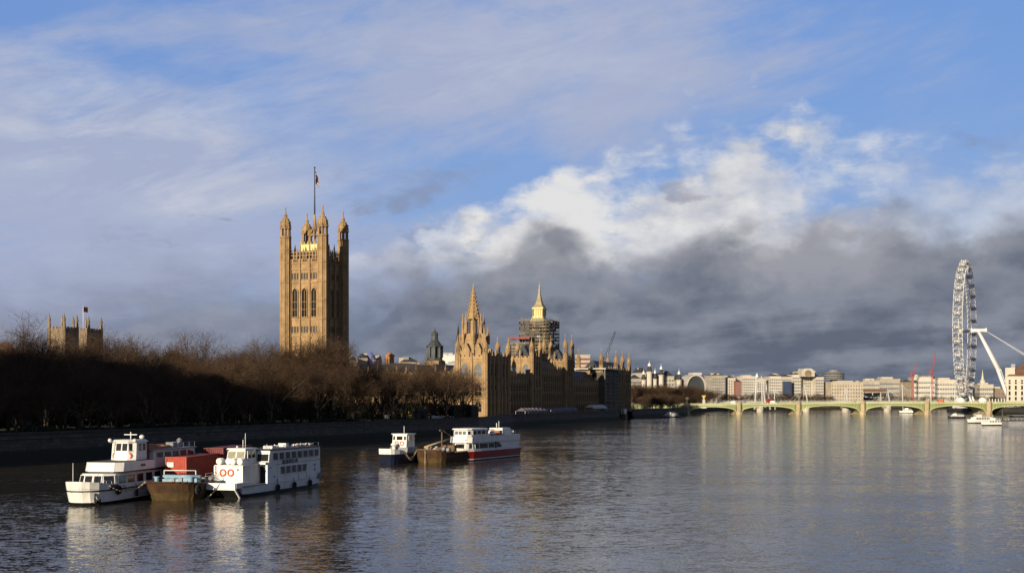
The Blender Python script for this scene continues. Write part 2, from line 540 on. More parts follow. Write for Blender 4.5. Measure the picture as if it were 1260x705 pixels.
# ------------------------------------------------------------------ river and land
def build_water():
    m = bpy.data.materials.new('river_water')
    m.use_nodes = True
    nt = m.node_tree
    b = nt.nodes['Principled BSDF']
    b.inputs['Base Color'].default_value = (0.040, 0.034, 0.024, 1)
    b.inputs['Roughness'].default_value = 0.09
    b.inputs['IOR'].default_value = 1.333
    b.inputs['Specular IOR Level'].default_value = 0.31
    g = nt.nodes.new('ShaderNodeNewGeometry')
    sp = nt.nodes.new('ShaderNodeSeparateXYZ')
    nt.links.new(g.outputs['Position'], sp.inputs[0])
    x, y = X(nt, sp.outputs[0]), X(nt, sp.outputs[1])
    # wave slopes straight from noise, so that far ripples keep their steepness
    def slopes(v, scale, det):
        n = nt.nodes.new('ShaderNodeTexNoise')
        nt.links.new(v, n.inputs['Vector'])
        n.inputs['Scale'].default_value = scale
        n.inputs['Detail'].default_value = det
        n.inputs['Roughness'].default_value = 0.55
        q = nt.nodes.new('ShaderNodeSeparateColor')
        nt.links.new(n.outputs['Color'], q.inputs[0])
        return X(nt, q.outputs[0]) - 0.5, X(nt, q.outputs[1]) - 0.5
    s1 = slopes(vec(nt, x * 0.42 + y * 0.10, y - x * 0.08, 0.0), 1.9, 4)
    s2 = slopes(vec(nt, x * 0.55 - y * 0.16, y + x * 0.05, 7.0), 5.5, 3)
    s3 = slopes(vec(nt, x * 0.45, y, 13.0), 0.14, 3)
    patch = noise(nt, vec(nt, x * 0.50, y, 5.0), 0.020, 4, 0.55, 0.6).step(0.34, 0.66)
    cur = noise(nt, vec(nt, x * 0.12 + y * .03, y * 0.9, 15.0), 0.050, 5, 0.6, 0.8).step(0.40, 0.62)
    amp = patch * 0.42 + cur * 0.34 + 0.36
    sx = (s1[0] * 0.36 + s2[0] * 0.34) * amp + s3[0] * 0.03
    sy = (s1[1] * 0.36 + s2[1] * 0.38) * amp + s3[1] * 0.06
    nv = nt.nodes.new('ShaderNodeVectorMath')
    nv.operation = 'NORMALIZE'
    nt.links.new(vec(nt, sx, sy, X(nt, sp.outputs[2]) * 0.0 + 1.0), nv.inputs[0])
    nt.links.new(nv.outputs[0], b.inputs['Normal'])
    b.inputs['Roughness'].default_value = 0.06
    # silt clouds drifting in the water
    silt = noise(nt, vec(nt, x * 0.3, y, 21.0), 0.03, 5, 0.6, 0.5)
    nt.links.new(mixc(nt, silt.step(.35, .65), (0.042, 0.037, 0.029), (0.058, 0.050, 0.037)), b.inputs['Base Color'])
    w = MB().add([(-1500, -500, 0), (4000, -500, 0), (4000, 2600, 0), (-1500, 2600, 0)], [(0, 1, 2, 3)])
    struct(w.build('river_water', m))


build_water()

GZ = 4.6
PALO = Vector((-11.9, 559.0, 0.0))                 # south-east corner of the palace
PANG = math.atan2(0.936, 0.352)
PU = Vector((math.cos(PANG), math.sin(PANG), 0))
PW = Vector((-math.sin(PANG), math.cos(PANG), 0))


def pal(u, w, z=0.0):
    return PALO + PU * u + PW * w + Vector((0, 0, z))


WB = [(-345, -300), (-104, 243), (-12, 447), (-5, 520)] + [tuple(pal(u, -11)[:2]) for u in (6, 60, 130, 188)] + [tuple(pal(188, -1.0)[:2]), tuple(pal(256, -1.0)[:2]),
      (104, 860), (132, 930), (140, 975), (152, 1110), (228, 1310), (330, 1420)]  # bank carried out to cover the bridge end that should lie shaded
EB = [(330, -300), (285, 300), (322, 560), (352, 720), (392, 960), (396, 1060), (432, 1210), (520, 1290)]
NB = [(330, 1420), (560, 1520), (900, 1590), (3000, 1650)]


def build_land():
    g = MB()
    for (a, b) in zip(WB[:-1], WB[1:]):
        g.add([(-9000, a[1], GZ), (a[0], a[1], GZ), (b[0], b[1], GZ), (-9000, b[1], GZ)], [(0, 1, 2, 3)])
    g.add([(-9000, 1420, GZ), (330, 1420, GZ), (330, 14000, GZ), (-9000, 14000, GZ)], [(0, 1, 2, 3)])
    for a, b in zip(NB[:-1], NB[1:]):
        g.add([(a[0], a[1], GZ), (b[0], b[1], GZ), (b[0], 14000, GZ), (a[0], 14000, GZ)], [(0, 1, 2, 3)])
    g.add([(3000, 1650, GZ), (9000, 1700, GZ), (9000, 14000, GZ), (3000, 14000, GZ)], [(0, 1, 2, 3)])
    for a, b in zip(EB[:-1], EB[1:]):
        g.add([(a[0], a[1], GZ), (9000, a[1], GZ), (9000, b[1], GZ), (b[0], b[1], GZ)], [(0, 1, 2, 3)])
    g.add([(520, 1290, GZ), (9000, 1290, GZ), (9000, 1500, GZ), (900, 1420, GZ)], [(0, 1, 2, 3)])
    struct(g.build('ground', PAVE))
    # garden lawn between wall and road
    l = MB()
    p0, p1, p2 = Vector((-104, 243, 0)), Vector((-12, 447, 0)), Vector((-9, 515, 0))
    n = Vector((-0.911, 0.411, 0))
    a0 = p0 + Vector((-0.411, -0.911, 0)) * 140
    l.add([a0 + n * 4 + Vector((0, 0, GZ + .005)), p1 + n * 4 + Vector((0, 0, GZ + .005)), p2 + n * 4 + Vector((0, 0, GZ + .005)),
           p2 + n * 85 + Vector((0, 0, GZ + .005)), a0 + n * 75 + Vector((0, 0, GZ + .005))], [(0, 1, 2, 3, 4)])
    struct(l.build('lawn', GRASS))

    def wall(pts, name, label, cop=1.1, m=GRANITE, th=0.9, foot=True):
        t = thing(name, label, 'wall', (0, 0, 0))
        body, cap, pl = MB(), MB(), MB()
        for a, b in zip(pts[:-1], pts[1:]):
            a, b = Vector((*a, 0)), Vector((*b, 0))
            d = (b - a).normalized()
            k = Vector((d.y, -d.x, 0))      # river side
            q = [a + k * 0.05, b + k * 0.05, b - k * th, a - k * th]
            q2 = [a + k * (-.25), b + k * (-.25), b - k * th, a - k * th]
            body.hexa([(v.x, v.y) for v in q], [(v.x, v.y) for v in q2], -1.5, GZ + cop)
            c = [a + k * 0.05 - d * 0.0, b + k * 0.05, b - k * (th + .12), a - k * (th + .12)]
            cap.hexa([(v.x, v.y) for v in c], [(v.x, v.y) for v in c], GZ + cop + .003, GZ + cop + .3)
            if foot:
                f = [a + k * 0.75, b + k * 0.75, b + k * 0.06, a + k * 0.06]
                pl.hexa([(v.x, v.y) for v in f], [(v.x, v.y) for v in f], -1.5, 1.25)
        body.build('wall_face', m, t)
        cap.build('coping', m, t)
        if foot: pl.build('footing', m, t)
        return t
    r = lambda pts: list(pts)
    wall(WB[:4] + [WB[4]], 'embankment_wall', 'long dark granite embankment wall below the riverside garden trees')
    wall(WB[4:8], 'terrace_wall', 'dark stone river terrace wall below the gothic palace front', 0.9)
    wall([WB[9]] + WB[10:14], 'embankment_wall', 'stone embankment wall by the near end of the green arched bridge')
    wall(WB[13:] + NB[1:3], 'embankment_wall', 'far river wall curving beyond the green bridge on the left bank', foot=False)
    wall([(b[0], b[1]) for b in reversed(EB)], 'embankment_wall', 'stone river wall on the right bank under the giant wheel')


build_land()

# ------------------------------------------------------------------ gothic building kit
_cache = {}


def window_meshes(wd, ht, frame_m, glass_m, key, pointed=True, mull=1, trans=1, depth=0.30):
    k = (round(wd, 2), round(ht, 2), frame_m.name, glass_m.name, pointed, mull, trans)
    if k in _cache: return _cache[k]
    h2 = wd / 2
    if pointed:
        rise = wd * 0.62
        prof = [(-h2, 0), (h2, 0), (h2, ht - rise), (h2 * 0.62, ht - rise * 0.40), (0, ht), (-h2 * 0.62, ht - rise * 0.40), (-h2, ht - rise)]
    else:
        prof = [(-h2, 0), (h2, 0), (h2, ht), (-h2, ht)]
    n = len(prof)
    g = MB()
    g.add([(x, -0.06, z) for x, z in prof] + [(x, 0.02, z) for x, z in prof],
          [tuple(range(n))] + [(i, n + i, n + (i + 1) % n, (i + 1) % n) for i in range(n)])
    f = MB()
    t = max(0.22, wd * 0.14)
    cx, cz = 0, ht * 0.5
    outer = []
    for x, z in prof:
        sx = 1 + 2 * t / wd
        outer.append((x * sx, z - t if z < 0.01 else z + t * 0.8))
    m_ = n
    vs = [(x, -depth, z) for x, z in prof] + [(x, -depth, z) for x, z in outer] + [(x, 0.0, z) for x, z in prof] + [(x, 0.0, z) for x, z in outer]
    fs = []
    for i in range(n):
        j = (i + 1) % n
        fs += [(i, n + i, n + j, j)[::-1], (i, j, 2 * n + j, 2 * n + i)[::-1], (n + i, 3 * n + i, 3 * n + j, n + j)[::-1]]
    f.add(vs, fs)
    for q in range(mull):
        xx = -h2 + wd * (q + 1) / (mull + 1)
        f.box(xx - 0.09, xx + 0.09, -depth * 0.7, -0.065, 0, ht * (0.93 if pointed else 1))
    for q in range(trans):
        zz = ht * 0.78 * (q + 1) / (trans + 1)
        f.box(-h2, h2, -depth * 0.6, -0.07, zz - 0.10, zz + 0.10)
    r = (g.mesh('window', glass_m), f.mesh('window_frame', frame_m))
    _cache[k] = r
    return r


def put_window(parent, ms, loc, rotz):
    o = inst('window', ms[0], parent, loc, rotz)
    inst('window_frame', ms[1], o)
    return o


def buttress_mesh(z0, z1, wd, dp, pin, m):
    k = ('b', round(z0, 2), round(z1, 2), wd, dp, pin, m.name)
    if k in _cache: return _cache[k]
    b = MB()
    h = z1 - z0
    b.box(-wd / 2, wd / 2, -dp, 0, z0, z0 + h * 0.45)
    b.hexa([(-wd / 2, -dp), (wd / 2, -dp), (wd / 2, 0), (-wd / 2, 0)], [(-wd / 2, -dp * .7), (wd / 2, -dp * .7), (wd / 2, 0), (-wd / 2, 0)], z0 + h * .45, z0 + h * .48)
    b.box(-wd / 2, wd / 2, -dp * .7, 0, z0 + h * 0.48, z1 + 0.6)
    if pin:
        b.box(-wd * .36, wd * .36, -dp * .7 + .05, wd * .72 - dp * .7 + .05, z1 + .6, z1 + .6 + pin * .45)
        c = -dp * .7 + .05 + wd * .36
        b.lathe(0, c, [(wd * .62, z1 + .6 + pin * .45), (wd * .50, z1 + .7 + pin * .50), (wd * .16, z1 + .6 + pin * .86), (wd * .22, z1 + .6 + pin * .90), (0.02, z1 + .6 + pin)], 6)
    r = b.mesh('buttress', m)
    _cache[k] = r
    return r


def turret(parent, x, y, z0, z1, r, ztip, m, name='turret', bands=(), open_top=True):
    """octagonal corner turret with an open lantern and an ogee cap with a finial"""
    t = MB()
    prof = [(r, z0)]
    for bz in bands:
        prof += [(r, bz), (r * 1.10, bz + .15), (r * 1.10, bz + .7), (r, bz + .85)]
    prof += [(r, z1), (r * 1.14, z1 + .3), (r * 1.14, z1 + 1.0), (r * .95, z1 + 1.1)]
    t.lathe(x, y, prof, 8, PI / 8)
    # vertical shafts on the angles
    for i in range(8):
        a = PI / 8 + i * PI / 4
        t.tube((x + r * 1.0 * math.cos(a), y + r * 1.0 * math.sin(a), z0), (x + r * 1.0 * math.cos(a), y + r * 1.0 * math.sin(a), z1), r * .10, n=4, smooth=False)
    o = t.build(name, m, parent)
    hh = ztip - z1
    c = MB()
    zl = z1 + 1.1
    ze = zl + hh * 0.24
    for i in range(8):
        a = PI / 8 + i * PI / 4
        c.tube((x + r * .86 * math.cos(a), y + r * .86 * math.sin(a), zl), (x + r * .86 * math.cos(a), y + r * .86 * math.sin(a), ze), r * .15, n=4, smooth=False)
        c.lathe(x + r * 1.0 * math.cos(a), y + r * 1.0 * math.sin(a), [(r * .14, ze), (r * .10, ze + hh * .06), (.02, ze + hh * .15)], 4)
    c.lathe(x, y, [(r * .30, zl), (r * .30, ze)], 8)
    c.lathe(x, y, [(r * 1.05, ze), (r * 1.05, ze + .5), (r * .76, ze + .55), (r * .92, ze + hh * .08), (r * .99, ze + hh * .17), (r * .86, ze + hh * .26),
                   (r * .48, ze + hh * .34), (r * .24, ze + hh * .44), (r * .13, ze + hh * .56), (r * .07, ze + hh * .66)], 8, PI / 8)
    # crockets
    for i in range(8):
        a = PI / 8 + i * PI / 4
        for fz, fr in ((.12, .97), (.22, .95), (.33, .56), (.45, .24)):
            c.ball((x + r * fr * math.cos(a), y + r * fr * math.sin(a), ze + hh * fz), r * .13, r * .13, r * .13, 5, 4)
    c.build('turret_cap', m, o)
    f = MB()
    f.lathe(x, y, [(r * .07, ze + hh * .655), (r * .22, ze + hh * .69), (r * .07, ze + hh * .71), (r * .05, ztip - hh * .02)], 6)
    f.ball((x, y, ztip - hh * .02), r * .12, r * .12, r * .12, 6, 4)
    f.box(x - r * .25, x + r * .25, y - .06, y + .06, ztip - hh * .05, ztip - hh * .035)
    f.build('finial', GOLD, o)
    return o


def face_frame(face, u0, u1, w0, w1):
    """origin, along direction, rotz and length of a wall face in palace coordinates"""
    if face == 'river': return Vector((u0, w0, 0)), Vector((1, 0, 0)), 0.0, u1 - u0
    if face == 'south': return Vector((u0, w1, 0)), Vector((0, -1, 0)), -PI / 2, w1 - w0
    if face == 'north': return Vector((u1, w0, 0)), Vector((0, 1, 0)), PI / 2, w1 - w0
    if face == 'back': return Vector((u1, w1, 0)), Vector((-1, 0, 0)), PI, u1 - u0


def crenel(mb, u0, u1, w0, w1, z, h, pitch=2.2, th=0.5):
    def run(a, b, fx):
        L = b - a
        n = max(1, int(L / pitch))
        st = L / n
        for i in range(n):
            fx(a + i * st + st * 0.0, a + i * st + st * .58)
    mb.box(u0, u1, w0 - .05, w0 + th, z, z + h * .5)
    mb.box(u0, u1, w1 - th, w1 + .05, z, z + h * .5)
    mb.box(u0 - .05, u0 + th, w0 + th, w1 - th, z, z + h * .5)
    mb.box(u1 - th, u1 + .05, w0 + th, w1 - th, z, z + h * .5)
    run(u0 + .3, u1 - .3, lambda p, q: (mb.box(p, q, w0 - .04, w0 + th - .02, z + h * .5, z + h), mb.box(p, q, w1 - th + .02, w1 + .04, z + h * .5, z + h)))
    run(w0 + th + .2, w1 - th - .2, lambda p, q: (mb.box(u0 - .04, u0 + th - .02, p, q, z + h * .5, z + h), mb.box(u1 - th + .02, u1 + .04, p, q, z + h * .5, z + h)))


def gothic_block(root, u0, u1, w0, w1, z0, z1, faces, tiers, m, wm_frame=None, pin=4.5, bands=(), glass=GLASS, glass_alt=None, but_w=1.0, but_d=0.9, roof=None, only_ends=()):
    """walls, banding, parapet, buttresses with pinnacles and rows of windows.
    faces {face: bays}; tiers [(sill z, height, width share)]"""
    fm = wm_frame or m
    MB().box(u0, u1, w0, w1, z0, z1).build('wall', m, root)
    b = MB()
    for bz in bands:
        b.box(u0 - .28, u1 + .28, w0 - .28, w1 + .28, bz, bz + .55)
    if bands: b.build('string_course', m, root)
    p = MB()
    p.box(u0 - .35, u1 + .35, w0 - .35, w1 + .35, z1 - .5, z1 + .1)
    crenel(p, u0 - .1, u1 + .1, w0 - .1, w1 + .1, z1 + .1, 1.5)
    p.build('parapet', m, root)
    if roof:
        rz, rm = roof
        inset = 1.2
        ww = (w1 - w0) / 2 - inset
        a = [(u0 + inset, w0 + inset), (u1 - inset, w0 + inset), (u1 - inset, w1 - inset), (u0 + inset, w1 - inset)]
        dx = min((u1 - u0) * .3, ww * .6)
        c = [(u0 + inset + dx, w0 + inset + ww * .88), (u1 - inset - dx, w0 + inset + ww * .88), (u1 - inset - dx, w1 - inset - ww * .88), (u0 + inset + dx, w1 - inset - ww * .88)]
        MB().hexa(a, c, z1 + .11, rz).build('roof', rm, root)
        # dormers of the river slope
    for face, n in faces.items():
        o, d, rz, L = face_frame(face, u0, u1, w0, w1)
        bm = buttress_mesh(z0, z1, but_w, but_d, pin, m)
        step = L / n
        for i in range(n + 1):
            if face in only_ends and 0 < i < n: continue
            q = o + d * min(max(i * step, but_w * .5), L - but_w * .5)
            inst('buttress', bm, root, (q.x, q.y, 0), rz)
        for ti, (sz, sh, sw) in enumerate(tiers):
            gm = glass_alt if (glass_alt and ti == len(tiers) - 1 and face == 'south') else glass
            ms = window_meshes((step - but_w) * sw, sh, fm, gm, '', True, 1 if step > 3 else 1, 1 if sh > 3 else 0)
            for i in range(n):
                q = o + d * ((i + .5) * step)
                put_window(root, ms, (q.x, q.y, sz), rz)


def pal_thing(name, label, cat='building', u=0, w=0):
    # palace pieces keep palace coordinates: the empty stands at the palace corner turned to its axis
    return thing(name, label, cat, PALO, PANG)


# ---------------------------------------------------------------- the palace
# south-east pavilion
t = pal_thing('palace_pavilion', 'sunlit honey stone corner pavilion of the palace nearest the river and trees')
T3 = [(6.8, 5.0, .62), (14.2, 5.6, .62), (23.2, 6.0, .66)]
gothic_block(t, 0.8, 30, 0.8, 14.2, GZ, 31.5, {'river': 6, 'south': 2}, T3, STONE, pin=3.2, bands=(12.9, 21.4, 29.6), glass=GLASS, glass_alt=SKYGLASS, but_w=1.3, but_d=1.1, roof=(34.0, SLATE))
for (u, w) in ((0.6, 0.6), (0.6, 14.4), (30.2, 0.6), (30.2, 14.4), (15.4, 0.3)):
    turret(t, u, w, GZ, 33.0, 1.2, 41.5, STONE, bands=(12.9, 21.4, 29.6))
# gabled dormers with chimney-like pinnacles on the south side
for w in (4.6, 10.4):
    dm = MB()
    dm.box(1.6, 4.4, w - 1.5, w + 1.5, 31.62, 35.0)
    dm.hexa([(1.6, w - 1.7), (4.4, w - 1.7), (4.4, w + 1.7), (1.6, w + 1.7)], [(1.6, w - .05), (4.4, w - .05), (4.4, w + .05), (1.6, w + .05)], 35.0, 38.5)
    dm.build('dormer', STONE, t)
for u, w in ((9, 7.5), (22, 7.5)):
    MB().box(u - .8, u + .8, w - 1.4, w + 1.4, 32, 36.0).box(u - .95, u + .95, w - 1.55, w + 1.55, 36.0, 36.5).build('chimney', STONE, t)

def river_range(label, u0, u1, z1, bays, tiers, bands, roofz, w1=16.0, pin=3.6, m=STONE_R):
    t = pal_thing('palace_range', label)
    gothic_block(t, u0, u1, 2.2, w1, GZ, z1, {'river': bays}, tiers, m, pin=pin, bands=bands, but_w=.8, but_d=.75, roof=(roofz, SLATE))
    return t
t = river_range('low dark palace range between the sunlit corner pavilion and the second river tower', 31.8, 63.0, 21.5, 8, [(6.4, 3.6, .62), (11.4, 4.0, .62), (16.6, 3.4, .62)], (10.4, 15.8, 20.4), 27)
t = pal_thing('palace_tower', 'river front tower of the palace with sunlit south wall above the dark range')
gothic_block(t, 64.2, 77, 0.8, 13.2, GZ, 33.0, {'river': 3, 'south': 2}, [(6.8, 4.4, .6), (12.6, 4.8, .6), (18.6, 4.4, .6), (25.4, 5.0, .62)], STONE, pin=5.0, bands=(11.8, 17.8, 23.8, 31.5), roof=(40, SLATE), but_w=1.1, glass_alt=SKYGLASS)
for (u, w) in ((64.2, 0.8), (64.2, 13.2), (77, 0.8), (77, 13.2)):
    turret(t, u, w, GZ, 35.0, 1.15, 43.5, STONE, bands=(17.8, 31.5))
t = river_range('raised centre range of the palace river front with many buttresses', 78.3, 118, 26.5, 11, [(6.4, 3.6, .62), (11.4, 4.0, .62), (16.6, 3.6, .62), (21.8, 3.2, .62)], (10.4, 15.8, 21.0, 25.4), 33)
# sunlit chimney and pinnacle row on the centre roof
for i in range(5):
    u = 84 + i * 7.2
    c = MB().box(u - .9, u + .9, 12.6, 15.4, 27.2, 38.2)
    c.box(u - 1.1, u + 1.1, 12.4, 15.6, 38.2, 38.8)
    for k in range(2): c.lathe(u, 13.3 + k * 1.5, [(.4, 38.8), (.35, 40)], 6)
    c.build('chimney', STONE, t)
t = pal_thing('palace_tower', 'river front tower of the palace with paired dark turrets beyond the centre range')
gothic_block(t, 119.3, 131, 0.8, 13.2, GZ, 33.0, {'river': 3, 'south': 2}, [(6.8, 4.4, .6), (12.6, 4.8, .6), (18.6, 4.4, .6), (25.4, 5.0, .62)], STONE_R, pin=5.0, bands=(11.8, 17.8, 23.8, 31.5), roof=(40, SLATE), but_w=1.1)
for (u, w) in ((119.3, 0.8), (119.3, 13.2), (131, 0.8), (131, 13.2)):
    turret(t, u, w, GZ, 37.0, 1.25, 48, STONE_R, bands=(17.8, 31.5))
t = river_range('low dark palace range with long slate roof before the scaffolded north pavilion', 132.4, 187.0, 21.5, 13, [(6.4, 3.6, .62), (11.4, 4.0, .62), (16.6, 3.4, .62)], (10.4, 15.8, 20.4), 29)
t = pal_thing('palace_pavilion', 'dark north end pavilion of the palace half behind scaffolding and netting')
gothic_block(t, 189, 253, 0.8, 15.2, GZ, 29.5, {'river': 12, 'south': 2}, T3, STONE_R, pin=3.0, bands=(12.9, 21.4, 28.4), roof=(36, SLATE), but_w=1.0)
for (u, w) in ((189, 0.8), (189, 15.2), (221, .6), (236, .6), (253, 0.8), (253, 15.2)):
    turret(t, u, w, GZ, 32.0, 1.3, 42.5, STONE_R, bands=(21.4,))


# inner ranges: long roofs and chimneys behind the river front
t = pal_thing('palace_range', 'inner palace block with dark roofs behind the river front')
MB().box(30, 240, 22, 60, GZ, 24).build('wall', STONE, t)
rf = MB()
for k in range(3):
    a, b = 23 + k * 12.4, 34.5 + k * 12.4
    rf.hexa([(31, a), (239, a), (239, b), (31, b)], [(33, (a + b) / 2 - .1), (237, (a + b) / 2 - .1), (237, (a + b) / 2 + .1), (33, (a + b) / 2 + .1)], 24.01, 30)
rf.build('roof', SLATE, t)
for i in range(9):
    u = 40 + i * 22.5
    MB().box(u - .8, u + .8, 27.6, 30.4, 26, 36.5).lathe(u, 28.3, [(.4, 36.5), (.3, 38)], 6).lathe(u, 29.7, [(.4, 36.5), (.3, 38)], 6).build('chimney', STONE, t)


# south front between the pavilion and the great tower
t = pal_thing('palace_range', 'honey stone south front of the palace behind the bare trees')
gothic_block(t, 3, 22, 16.5, 82, GZ, 24.0, {'south': 13}, [(6.8, 4.6, .62), (14.0, 6.0, .62)], STONE, pin=4.0, bands=(12.6, 22.6), roof=(30, SLATE), but_w=1.0)


# ---------------------------------------------------------------- the great square tower
def great_tower():
    t = thing('great_tower', 'tall sunlit square gothic tower with four corner turrets and a flagpole', 'tower', pal(0, 85), PANG)
    A = 20.6          # between turret centres; local x along the palace axis, local y inland
    m = STONE_T
    e = .9
    MB().box(e, A - e, e, A - e, GZ, 80.5).build('wall', m, t)
    levels = (20, 36.0, 43.0, 51.0, 69.0, 75.6, 78.5)
    b = MB()
    for z in levels:
        b.box(e - .35, A - e + .35, e - .35, A - e + .35, z, z + .75)
    b.build('string_course', m, t)
    for (x, y) in ((0, 0), (A, 0), (0, A), (A, A)):
        turret(t, x, y, GZ, 91.0, 2.55, 105.8, m, bands=(20, 36, 43, 51, 60, 69, 78.5, 85), name='corner_turret')
    faces = {'south': (Vector((e, A - 2.4, 0)), Vector((0, -1, 0)), -PI / 2), 'river': (Vector((2.4, e, 0)), Vector((1, 0, 0)), 0.0),
             'north': (Vector((A - e, 2.4, 0)), Vector((0, 1, 0)), PI / 2), 'back': (Vector((A - 2.4, A - e, 0)), Vector((-1, 0, 0)), PI)}
    L = A - 4.8
    big = window_meshes(2.7, 14.0, m, GLASS, '', True, 1, 2, .75)
    sm = window_meshes(1.1, 3.0, m, SLATE, '', False, 0, 0, .35)
    low = window_meshes(2.7, 11.0, m, GLASS, '', True, 1, 2, .7)
    arc = window_meshes(1.9, 3.0, m, SLATE, '', True, 1, 0, .5)
    for fname, (o, d, rz) in faces.items():
        for i in range(3):
            c = o + d * (L * (i + .5) / 3)
            put_window(t, big, (c.x, c.y, 52.6), rz)
            put_window(t, low, (c.x, c.y, 22.5), rz)
            put_window(t, arc, (c.x, c.y, 79.35), rz)
            for k in range(3):
                q = c + d * ((k - 1) * 1.55)
                put_window(t, sm, (q.x, q.y, 70.9), rz)
                put_window(t, sm, (q.x, q.y, 45.0), rz)
        # shafts between the bays
        for i in range(4):
            c = o + d * (L * i / 3)
            inst('shaft', shaft_mesh(m), t, (c.x, c.y, 0), rz)
    # open traceried parapet
    p = MB()
    n = 9
    for fname, (o, d, rz) in faces.items():
        k = Vector((math.sin(rz), -math.cos(rz), 0))
        for i in range(n + 1):
            c = o + d * (L * i / n) + k * .1
            p.box(c.x - .28, c.x + .28, c.y - .28, c.y + .28, 80.5, 84.6 if i % 3 else 86.5)
            p.lathe(c.x, c.y, [(.42, 84.6 if i % 3 else 86.5), (.03, 86.2 if i % 3 else 89.0)], 4, PI / 4)
        a, b2 = o + k * .1, o + d * L + k * .1
        for z in (80.5, 82.4, 83.9):
            x0, x1 = sorted((a.x, b2.x)); y0, y1 = sorted((a.y, b2.y))
            p.box(x0 - .18, x1 + .18, y0 - .18, y1 + .18, z, z + .35)
    p.build('parapet', m, t)
    # crown: iron roof lantern carrying the flagpole
    r = MB()
    c = A / 2
    r.hexa([(3, 3), (A - 3, 3), (A - 3, A - 3), (3, A - 3)], [(c - 3.6, c - 3.6), (c + 3.6, c - 3.6), (c + 3.6, c + 3.6), (c - 3.6, c + 3.6)], 80.55, 86.5)
    r.build('roof', LEAD, t)
    l = MB()
    l.box(c - 5.2, c + 5.2, c - 5.2, c + 5.2, 85.2, 88.4)
    for i in range(6):
        for sx, sy in ((-5.3, None), (5.3, None), (None, -5.3), (None, 5.3)):
            k = -4.6 + i * 1.84
            px_, py_ = (c + sx, c + k) if sx is not None else (c + k, c + sy)
            l.lathe(px_, py_, [(.35, 88.4), (.05, 90.0)], 4)
    l.build('roof_crown', GOLD_P, t)
    s = MB()
    for i in range(8):
        a = i * PI / 4 + PI / 8
        s.tube((c + 3.2 * math.cos(a), c + 3.2 * math.sin(a), 88.4), (c + 2.6 * math.cos(a), c + 2.6 * math.sin(a), 93.4), .42, .3, 4, False)
        s.lathe(c + 3.1 * math.cos(a), c + 3.1 * math.sin(a), [(.5, 93.2), (.35, 95), (.04, 97.4)], 4)
        s.tube((c + 2.6 * math.cos(a), c + 2.6 * math.sin(a), 93.4), (c, c, 99.0), .34, .25, 4, False)
    s.lathe(c, c, [(3.0, 93.0), (3.0, 93.7)], 8, PI / 8)
    s.lathe(c, c, [(1.1, 96), (.9, 100), (.35, 104), (.25, 106)], 8)
    s.build('lantern', m, t)
    f = MB()
    f.tube((c, c, 100), (c, c, 126.5), .42, .22, 8)
    f.ball((c, c, 126.8), .5, .5, .5, 8, 6)
    f.build('flagpole', CRANED, t)
    flag = MB()
    nx, nz = 10, 8
    vs, fs = [], []
    for i in range(nx + 1):
        for j in range(nz + 1):
            s_, q = i / nx, j / nz
            vs.append((c + .3 + s_ * 2.0, c - .5 * math.sin(s_ * 7 + q * 1.4) - .6 * s_, 125.4 - q * 5.2 - s_ * s_ * 3.4))
    for i in range(nx):
        for j in range(nz):
            k = i * (nz + 1) + j
            fs.append((k, k + nz + 1, k + nz + 2, k + 1))
    flag.add(vs, fs, True)
    fo = flag.build('flag', FLAG, t)
    # union-flag colours by face: cross, saltire and field
    me = fo.data
    me.materials.append(FLAGR); me.materials.append(FLAGW)
    for p_ in me.polygons:
        i, j = divmod(p_.index, nz)
        a, b_ = (i + .5) / nx, (j + .5) / nz
        if abs(a - .5) < .11 or abs(b_ - .5) < .13: p_.material_index = 1
        elif abs(a - .5) < .22 or abs(b_ - .5) < .26 or abs(a - b_) < .12 or abs(a + b_ - 1) < .12: p_.material_index = 2
    return t


def shaft_mesh(m):
    if 'shaft' in _cache: return _cache['shaft']
    s = MB()
    s.box(-.45, .45, -.75, 0, GZ, 80.4)
    s.hexa([(-.45, -.75), (.45, -.75), (.45, 0), (-.45, 0)], [(-.2, -.3), (.2, -.3), (.2, 0), (-.2, 0)], 80.4, 81.5)
    _cache['shaft'] = s.mesh('shaft', m)
    return _cache['shaft']


GOLD_P = mat('pale_gilded_ironwork', (0.72, 0.60, 0.26), 0.55, 0.12, 0.6)
FLAG = mat('flag_blue', (0.03, 0.045, 0.18), 0.8, 0.1, 1)
FLAGR = mat('flag_red', (0.40, 0.03, 0.04), 0.8, 0.1, 1)
FLAGW = mat('flag_white', (0.6, 0.6, 0.6), 0.8, 0.05, 1)
great_tower()


